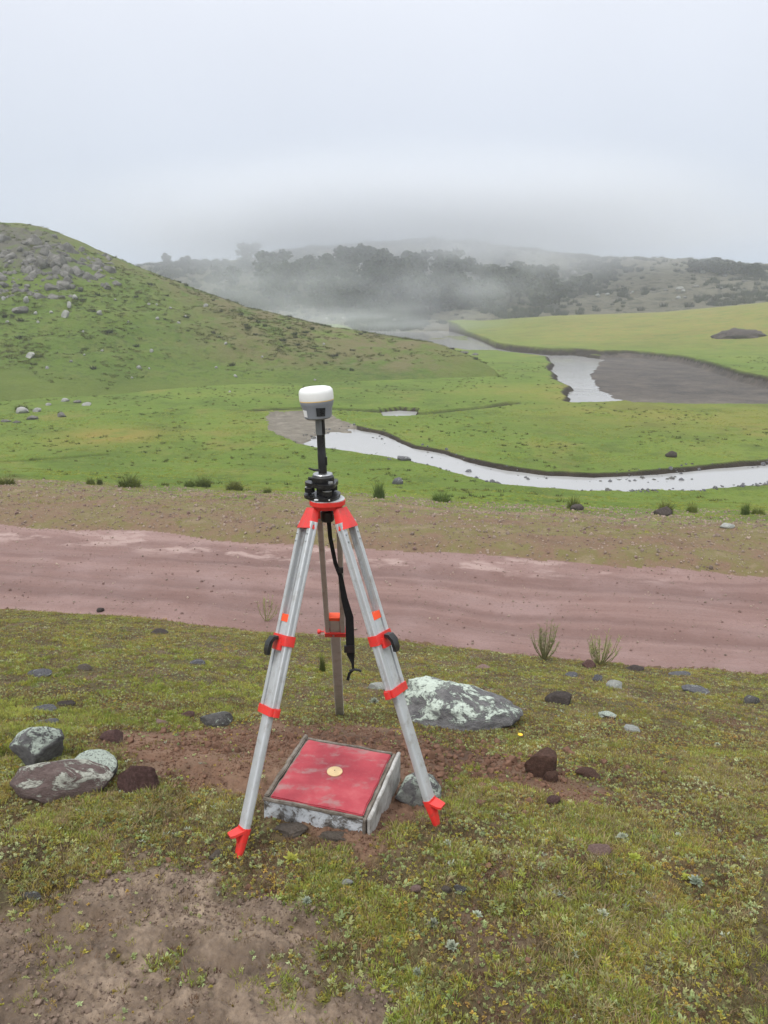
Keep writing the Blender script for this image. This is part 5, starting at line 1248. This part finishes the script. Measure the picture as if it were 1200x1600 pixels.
lit = [leaf_mesh('l', 90, 18, 0.006, 1.0, M['moss'], width=0.4), blades_mesh('l', 91, 16, 0.003, 0.009, 0.014, 0.0022, 1.3, M['straw'], 1), leaf_mesh('l', 92, 12, 0.007, 1.0, M['herb'], width=0.4), blades_mesh('l', 93, 18, 0.004, 0.010, 0.014, 0.0024, 1.2, M['litter'], 1), blades_mesh('l', 94, 18, 0.003, 0.010, 0.016, 0.0026, 1.4, M['litter'], 1)]
x1, y1 = wedge(70000, 0.9, 9.4); x2, y2 = wedge(80000, 0.9, 4.0); x3, y3 = wedge(80000, 0.5, 9.0, 1.4); x = np.concatenate([x1, x2, x3]); y = np.concatenate([y1, y2, y3])
o0, _ = road_off(x, y); a, b, c, sp = soil_masks(x, y); s_ = np.clip(a + b + c, 0, 1)
keep = (o0 < 0.05) & (rng.random(len(x)) < (1 - 0.965 * s_)) & ~((np.abs((x - ctr.x) * ex.x + (y - ctr.y) * ex.y) < HS + .01) & (np.abs((x - ctr.x) * ey.x + (y - ctr.y) * ey.y) < HS + .01))
x, y = x[keep], y[keep]
scatter('moss', np.stack([x, y, gz_near(x, y) - 0.001], 1), rng.uniform(0.7, 1.7, len(x)), rng.integers(0, 5, len(x)), lit, 'moss, dead leaves and litter between the grass')
# crumbs of soil
cl = [rock_mesh('c', 300 + i, 1, M['clod'], 4, 0.25) for i in range(3)] + [rock_mesh('c', 310 + i, 1, M['clod_red'], 4, 0.25) for i in range(3)]
x, y = wedge(230000, 0.6, 4.6, 0.95); a, b, c, sp = soil_masks(x, y); dens = fbm(x, y, 5, 3, 2)
keep = rng.random(len(x)) < np.clip((a + b + c + 0.9 * sp) * (0.5 + 1.3 * dens), 0.02, 1); keep &= ~((np.abs((x - ctr.x) * ex.x + (y - ctr.y) * ex.y) < HS) & (np.abs((x - ctr.x) * ey.x + (y - ctr.y) * ey.y) < HS))
x, y, a = x[keep], y[keep], a[keep]; red = a < 0.4
sz = 0.0022 * np.exp(rng.normal(0, 0.55, len(x))) ; sz = np.clip(sz, 0.001, 0.013)
scatter('soil_crumbs', np.stack([x, y, gz_near(x, y) + sz * 0.3], 1), sz, rng.integers(0, 3, len(x)) + 3 * red, cl, 'loose crumbs of soil on the bare patches', 0.6)
x = rng.normal(0.0, 0.55, 900); y = 3.12 + 0.17 * rng.normal(size=900); x2 = rng.normal(0.42, 0.16, 260); y2 = rng.normal(2.85, 0.22, 260); x = np.concatenate([x, x2]); y = np.concatenate([y, y2])
sz = np.clip(0.009 * np.exp(rng.normal(0, 0.5, len(x))), 0.004, 0.030)
scatter('earth_clods', np.stack([x, y, gz_near(x, y) + sz * 0.25], 1), sz, rng.integers(0, 3, len(x)), cl[3:], 'dug red-brown earth clods behind and beside the block', 0.6)
# pebbles on road and verge
pb_ = [rock_mesh('p', 330 + i, 1, M['pebble'], 5, 0.2) for i in range(3)] + [rock_mesh('p', 340, 1, M['r_pink'], 5, 0.2)]
x, y = wedge(52000, 5.0, 17.5, 1.05); o0, o1 = road_off(x, y)
keep = (o0 > 0.0) & (rng.random(len(x)) < np.where(o1 > 0, 0.75, 0.5 + 0.3 * (o1 > -0.25))); x, y, o1 = x[keep], y[keep], o1[keep]
sz = np.clip(0.009 * np.exp(rng.normal(0, 0.5, len(x))), 0.004, 0.035) * np.where(o1 > 0, 1.2, 0.7)
scatter('pebbles', np.stack([x, y, height(x, y) + CAMZ + sz * 0.2], 1), sz, rng.integers(0, 4, len(x)), pb_, 'small stones on the verge and road', 0.4)
# verge and meadow tufts
vt = [blades_mesh('v', 21, 26, 0.02, 0.06, 0.05, 0.006, 0.9, M['grass'], 1), blades_mesh('v', 22, 26, 0.02, 0.05, 0.06, 0.007, 1.1, M['straw'], 1), blades_mesh('v', 23, 30, 0.02, 0.07, 0.05, 0.007, 0.8, M['grass_lush'], 1)]
x, y = wedge(110000, 9.5, 44, 0.9); o0, o1 = road_off(x, y); hh, zz = height(x, y, True)
pr = np.clip(0.25 + 1.6 * fbm(x, y, 1.1, 3, 2), 0, 1) * sst(0.1, 2.5, o1) * (o1 > 0.05)
keep = (rng.random(len(x)) < pr) & (zz['mud'] < 0.3) & (zz['bank'] < 0.5) & (hh > wlev(y) + 0.06)
x, y, hh, o1 = x[keep], y[keep], hh[keep], o1[keep]
pk = np.where(rng.random(len(x)) < sst(7, 2, o1) * 0.7 + 0.08, np.where(rng.random(len(x)) < 0.5, 1, 0), 2)
scatter('meadow_grass', np.stack([x, y, hh + CAMZ - 0.004], 1), rng.uniform(0.6, 1.3, len(x)) * (0.7 + 0.0 * x), pk, vt, 'short tufts of grass on verge and meadow')
x, y = wedge(60000, 22, 46, 0.62); zz_ = height(x, y); dd = sdf(x, y, RIVER_NEAR) + 0.4 * fbm(x, y, 0.8, 3, 2); tt_ = x / y
keep = (np.abs(dd + 0.15) < 0.75) & (rng.random(len(x)) < 0.10 + 0.8 * sst(az_of(880), az_of(1010), tt_) * (y < 27)) & (rng.random(len(x)) < np.exp(-np.abs(dd) * 2.0)); x, y, zz_ = x[keep], y[keep], zz_[keep]
sz = np.clip(0.045 * np.exp(rng.normal(0, 0.5, len(x))), 0.02, 0.15)
scatter('river_stones', np.stack([x, y, np.maximum(zz_, wlev(y) - 0.02) + CAMZ], 1), sz, rng.integers(0, 4, len(x)), [rock_mesh('p', 350 + i, 1, M['r_grey' if i % 2 else 'r_blue'], 4, 0.2) for i in range(4)], 'small stones along the margins of the near river', 0.3)
x, y = wedge(11000, 18, 80, 0.6); hh, zz = height(x, y, True); keep = (zz['mud'] < 0.1) & (zz['bank'] < 0.2) & (hh > wlev(y) + 0.1) & (rng.random(len(x)) < np.clip(0.25 + 1.2 * fbm(x, y, 0.3, 3, 2), 0, 1)); x, y, hh = x[keep], y[keep], hh[keep]
scatter('rushes', np.stack([x, y, hh + CAMZ - 0.01], 1), rng.uniform(0.5, 1.5, len(x)), rng.integers(0, 2, len(x)), [blades_mesh('r', 51 + i, 40, 0.03, 0.11, 0.10, 0.02, 1.0, M['tussock'], 1, dome=0.6) for i in range(2)], 'small dark rushy clumps dotted over the meadow')
# hillside tussocks
ts = [blades_mesh('t', 31 + i, 44, 0.08, 0.24, 0.24, 0.045, 0.8, M['tussock'], 1) for i in range(3)] + [blades_mesh('t', 35, 60, 0.15, 0.45, 0.28, 0.07, 0.7, M['scrub'], 1)]
n_ = 26000; t = rng.uniform(az_of(-300), az_of(790), n_); D = 1 / rng.uniform(1 / 125, 1 / 46, n_); x = t * D; y = D
hl = hill_h(x, y); gr = height(x, y); cm = crag_mask(x, y)
keep = (hl > gr + 0.05) & (rng.random(n_) < np.clip(0.28 + 1.4 * fbm(x, y, 0.25, 4, 3) + 0.35 * sst(az_of(230), az_of(420), t), 0.03, 1) * sst(0.4, 2.6, hl - ZM + 0.7 * fbm(x, y, 0.2, 2, 1)))
x, y, hl = x[keep], y[keep], hl[keep]
pk = np.where(rng.random(len(x)) < 0.025, 3, rng.integers(0, 3, len(x)))
scatter('hill_tussocks', np.stack([x, y, hl + CAMZ - 0.03], 1), np.stack([rng.uniform(0.6, 1.3, len(x))] * 2 + [rng.uniform(0.4, 0.95, len(x))], 1), pk, ts, 'low grass tussocks on the left hill')
# scrub on the far moor
sb = [blades_mesh('s', 41 + i, 120, 0.3, 1.5, 0.9, 0.22, 0.5, M['scrub'], 1) for i in range(3)]
n_ = 30000; t = rng.uniform(az_of(150), az_of(1500), n_); D = rng.uniform(172, 285, n_); x = t * D; y = D
fh = far_h(x, y); gr = height(x, y)
keep = (fh > gr + 0.1) & (rng.random(n_) < (1 - 0.55 * sst(az_of(860), az_of(930), t))) & (rng.random(n_) < np.clip(0.12 + 1.7 * fbm(x, y, 0.06, 4, 5), 0.03, 1)); x, y, fh = x[keep], y[keep], fh[keep]
scatter('moor_scrub', np.stack([x, y, fh + CAMZ - 0.1], 1), rng.uniform(0.4, 1.1, len(x)), rng.integers(0, 3, len(x)), sb, 'dark heath scrub on the far hills')
print('far', len(x))

# individual herbs in the foreground turf
def ground_plant(px, py, size, me, name, label, cat='plant', group=None):
    g = ground_at(px, py); o = bpy.data.objects.new(name, me); COL.objects.link(o); o.location = (g[0], g[1], g[2] + 0.004)
    k = (g[1] * CP + (CAMZ - g[2]) * SP) / FPX; o.scale = (size * k,) * 3; o.rotation_euler = (0, 0, random.uniform(0, 6.28)); tag(o, label, cat, group); return o
silv = [leaf_mesh('rosette_plant', 60 + i, 70, 0.32, 1.0, M['silver'], width=0.34) for i in range(3)]
yel = [leaf_mesh('rosette_plant', 70 + i, 46, 0.36, 0.9, M['yellow_leaf'], width=0.3) for i in range(2)]
for i, (px, py, s1, lb) in enumerate([(676, 1448, 34, 'silvery woolly rosette, upper one of the left column of pale herbs at bottom centre'), (746, 1434, 28, 'silvery rosette right of the small pebbles at lower centre'),
        (706, 1482, 36, 'widest silvery rosette below the lower centre'), (652, 1524, 26, 'lowest silvery rosette near the bottom centre'), (940, 1432, 34, 'silvery rosette beside a yellow-green herb at lower right'),
        (972, 1312, 34, 'silver-white rosette right of the pink-brown stone'), (1086, 1382, 36, 'silvery rosette at right below the middle of the slope'), (1120, 1165, 16, 'small white-leaved herb at the far right of the turf'),
        (480, 1412, 26, 'silvery rosette on the edge between turf and grey soil'), (1060, 1310, 24, 'small silvery herb near the right side of the turf'), (700, 1320, 22, 'small silvery herb below the right tripod foot'), (585, 1098, 26, 'pale lichen-like herb left of the back of the big boulder')]):
    ground_plant(px, py, s1, silv[i % 3], 'rosette_plant', lb, group='silvery rosettes in the turf')
for i, (px, py, s1, lb) in enumerate([(456, 1346, 40, 'bright yellow-green herb below the concrete block'), (874, 1422, 34, 'yellow herb at lower right beside a silvery rosette'), (775, 1500, 22, 'small yellow-green herb near the bottom centre'),
        (990, 1345, 40, 'broad yellow-green herb right of the pink-brown stone'), (775, 1498, 34, 'yellow-green herb under the yellow one at lower right'), (1072, 1375, 26, 'yellow-green cushion at the right side of the turf')]):
    if i == 4: continue
    ground_plant(px, py, s1, yel[i % 2], 'rosette_plant', lb, group='yellow-green herbs in the turf')
g = ground_at(812, 1156); fl = root('flower', g, 'tiny yellow flower in the turf in front of the big lichen boulder', 'flower')
mb = MB(); mb.tube([Vector(g), Vector(g) + Vector((0.002, 0, 0.030))], 0.0015, 6); mb.build('stem', M['herb'], fl)
mb = MB(); c0 = Vector(g) + Vector((0.002, 0, 0.031))
for k in range(14):
    a = k * 6.283 / 14; mb.ribbon([c0, c0 + Vector((math.cos(a) * 0.008, math.sin(a) * 0.008, 0.002)), c0 + Vector((math.cos(a) * 0.014, math.sin(a) * 0.014, 0.001))], [0.003, 0.005, 0.002], Vector((-math.sin(a), math.cos(a), 0)), 0.0004)
mb.build('petals', M['flower'], fl)

# roadside twig shrubs
def twig_shrub(px, py, hpx, seed, label, nst=16, spread=0.45):
    g = ground_at(px, py); k = (g[1] * CP + (CAMZ - g[2]) * SP) / FPX; H_ = hpx * k; r = random.Random(seed)
    rt = root('twig_shrub', g, label, 'shrub', 'twiggy shrubs along the near road edge')
    ms = MB(); ml = MB(); g = Vector(g)
    for i in range(nst):
        a = r.uniform(0, 6.28); ln = r.uniform(0.10, spread * 1.25) * H_; h_ = H_ * r.uniform(0.45, 1.0)
        p0 = g + Vector((math.cos(a) * 0.012, math.sin(a) * 0.012, -0.01)); p1 = p0 + Vector((math.cos(a) * ln * 0.55, math.sin(a) * ln * 0.55, h_ * 0.5)); p2 = p0 + Vector((math.cos(a) * ln * 0.8, math.sin(a) * ln * 0.8, h_))
        ms.tube([p0, p1, p2], [0.0042, 0.0032, 0.0014], 5)
        for q in range(16):
            t = r.uniform(0.3, 1.0); pp = p0.lerp(p1, t * 2) if t < 0.5 else p1.lerp(p2, t * 2 - 1); b = r.uniform(0, 6.28); ll = r.uniform(0.012, 0.024)
            ml.ribbon([pp, pp + Vector((math.cos(b) * ll * 0.9, math.sin(b) * ll * 0.9, ll * 0.8)), pp + Vector((math.cos(b) * ll * 1.4, math.sin(b) * ll * 1.4, ll * 1.3))], [0.003, 0.0045, 0.0015], Vector((-math.sin(b), math.cos(b), 0)), 0.0006)
    ms.build('stems', M['twig'], rt); ml.build('leaves', M['herb' if seed == 1 else 'twig'], rt)
twig_shrub(850, 1030, 62, 1, 'olive green twig shrub on the road edge, left of the pair at right', 30, 0.46)
twig_shrub(938, 1038, 56, 3, 'brownish green twig shrub behind a red-brown stone on the road edge', 32, 0.52)
twig_shrub(416, 970, 50, 2, 'thin sparse brown twigs on the road edge behind the left tripod leg', 9, 0.42)

# tufts where verge meets meadow
tf = [blades_mesh('blades', 80 + i, 420, 0.15, 1.0, 0.60, 0.055, 1.0, M['tuft'], 2, dome=0.75) for i in range(3)]
for i, (px, py, w_, h_, lb) in enumerate([(8, 757, 34, 12, 'dark low tuft at the left edge of the far verge'), (142, 757, 14, 14, 'small dark tuft left of the largest verge bush'), (156, 757, 10, 13, 'narrow tuft touching the small dark tuft'),
        (202, 760, 36, 20, 'largest dark green bush on the far verge at left'), (296, 760, 18, 12, 'small tuft left of a grassy tuft on the far verge'), (317, 761, 28, 20, 'grassy tuft between two dark verge bushes'),
        (367, 766, 28, 16, 'rounded dark bush on the verge left of the tripod head'), (418, 770, 14, 10, 'tiny tuft on the verge just left of the tripod head'), (690, 784, 32, 20, 'dark green bush on the far verge right of the tripod'),
        (896, 796, 22, 22, 'thin green tuft on the verge behind a dark stone'), (1040, 802, 24, 22, 'green bush by the dark stone below the near river'), (1081, 800, 18, 16, 'small round green tuft on the verge at right'),
        (1164, 804, 14, 22, 'upright green tuft near the right edge'), (1184, 804, 22, 14, 'dark tuft at the right edge by the near river'), (592, 779, 20, 34, 'tall thin grass clump on the verge just right of the tripod head'),
        (504, 1050, 10, 34, 'thin green grass stalks left of the back tripod leg')]):
    g = ground_at(px, py); k = (g[1] * CP + (CAMZ - g[2]) * SP) / FPX
    o = bpy.data.objects.new('grass_tuft', tf[i % 3]); COL.objects.link(o); o.location = tuple(g); o.rotation_euler = (0, 0, i * 1.3)
    o.scale = (w_ * k * 0.72, w_ * k * 0.72, h_ * k * 1.45); tag(o, lb, 'tuft', 'tufts on verge and slope')
for px, py, w_, lb in ((60, 558, 22, 'dark bush beside a white stone on the left hillside'), (34, 640, 26, 'dark brush behind the loose stones at the hill foot')):
    g = ground_at(px, py); k = g[1] / FPX; o = bpy.data.objects.new('bush', tf[0]); COL.objects.link(o); o.location = tuple(g); o.scale = (w_ * k * .6, w_ * k * .6, w_ * k * .5); tag(o, lb, 'bush')

# ------------------------------------------------------------------ far trees
def tree_meshes(seed, H_=1.0, wide=0.42):
    r = np.random.default_rng(seed); m = MB()
    m.tube([Vector((0, 0, -0.05)), Vector((0.01, 0.01, 0.25)), Vector((0.03 * r.normal(), 0.03 * r.normal(), 0.6))], [0.035, 0.028, 0.012], 6)
    lobes = []
    for i in range(9):
        a = r.uniform(0, 6.28); rd = r.uniform(0.02, wide * 0.75); z = r.uniform(0.32, 0.85); p = Vector((math.cos(a) * rd, math.sin(a) * rd, z))
        m.tube([Vector((0, 0, r.uniform(0.12, 0.4))), p * 0.6 + Vector((0, 0, 0.1)), p], [0.016, 0.010, 0.005], 5); lobes.append((p, r.uniform(0.10, 0.20)))
    V_, F_ = [], []
    for p, rad in lobes:
        for k in range(150):
            d = r.normal(size=3); d /= np.linalg.norm(d); q = np.array(p) + d * rad * r.uniform(0.35, 1.1) * np.array([1.15, 1.15, 0.85]); u_ = r.normal(size=3); u_ /= np.linalg.norm(u_)
            v_ = np.cross(u_, r.normal(size=3)); v_ /= np.linalg.norm(v_); s1 = r.uniform(0.020, 0.046); o_ = len(V_)
            V_ += [tuple(q - u_ * s1 - v_ * s1 * .7), tuple(q + u_ * s1 - v_ * s1 * .7), tuple(q + u_ * s1 * .8 + v_ * s1), tuple(q - u_ * s1 * .8 + v_ * s1)]; F_.append((o_, o_ + 1, o_ + 2, o_ + 3))
    tk = m.build('trunk', M['bark']); tm = tk.data; bpy.data.objects.remove(tk)
    cm_ = bpy.data.meshes.new('crown'); cm_.from_pydata(V_, [], F_); cm_.materials.append(M['tree_leaf']); return tm, cm_
TV = [tree_meshes(400 + i, wide=0.38 + 0.05 * (i % 3)) for i in range(6)]
def tree(px, py, hpx, label, group, i, wf=1.0, sink=0.0):
    g = ground_at(px, py); k = (g[1]) / FPX; H_ = hpx * k
    rt = bpy.data.objects.new('tree', None); COL.objects.link(rt); rt.location = (g[0], g[1], g[2] - sink * H_); rt.scale = (H_ * wf, H_ * wf, H_); rt.rotation_euler = (0, 0, i * 2.1); tag(rt, label, 'tree', group)
    tm, cm_ = TV[i % 6]
    for nm, me in (('trunk', tm), ('crown', cm_)):
        o = bpy.data.objects.new(nm, me); COL.objects.link(o); o.parent = rt
rt_ = np.random.default_rng(21); ti = 0
def where5(v, a, b): return ('left end', 'left half', 'middle', 'right half', 'right end')[min(4, int(5 * (v - a) / (b - a)))]
for i in range(84):
    px = rt_.uniform(418, 712); top = np.interp(px, [418, 500, 600, 712], [452, 446, 440, 446]); v = rt_.random(); py = top + (496 - top) * v
    tree(px, py, rt_.uniform(26, 60), '%s tree of the dark misty wood, in its %s row, %s' % (('broad', 'rounded', 'dense')[i % 3], ('rear', 'middle', 'front')[min(2, int(3 * v))], where5(px, 418, 712)), 'trees of the central misty wood', ti, 1.2); ti += 1
for i in range(38):
    px = rt_.uniform(705, 885); v = rt_.random(); py = 455 + 36 * v - 0.03 * (px - 700)
    tree(px, py, rt_.uniform(22, 50) * (1 - 0.25 * (px > 850)), '%s tree of the right wing of the dark wood, %s row, %s' % (('broad', 'low')[i % 2], ('rear', 'front')[int(2 * v)], where5(px, 705, 885)), 'trees of the right wing of the wood', ti, 1.35); ti += 1
for px, py, hp, lb in ((386, 420, 38, 'lone round-headed tree standing out in mist left of the wood'), (290, 420, 20, 'faint small tree on the misty skyline behind the hill, right one of two'), (262, 418, 20, 'faintest small tree on the misty skyline behind the hill, left one of two'),
        (438, 424, 30, 'misty tree between the lone tree and the wood'), (362, 452, 34, 'misty dark tree below the lone round-headed tree'), (344, 440, 22, 'small misty tree at the left of the slope behind the hill'), (410, 448, 30, 'misty tree on the slope at the left end of the wood'), (906, 462, 34, 'dark separate tree just right of the wood')):
    tree(px, py, hp, lb, None, ti, 1.2); ti += 1
for px, py, hp in ((1084, 424, 24), (1098, 425, 28), (1114, 427, 31), (1130, 428, 31), (1144, 429, 26)):
    tree(px, py, hp, 'dark low tree of the long clump on the right skyline', 'trees of the long clump on the right skyline', ti, 1.5, 0.28); ti += 1
for px, py, hp in ((1166, 431, 28), (1183, 432, 24)):
    tree(px, py, hp, 'dark low tree of the short clump at the right end of the skyline', 'trees of the short clump on the right skyline', ti, 1.4, 0.28); ti += 1
for o in COL.objects:
    if '_o' in o: del o['_o']
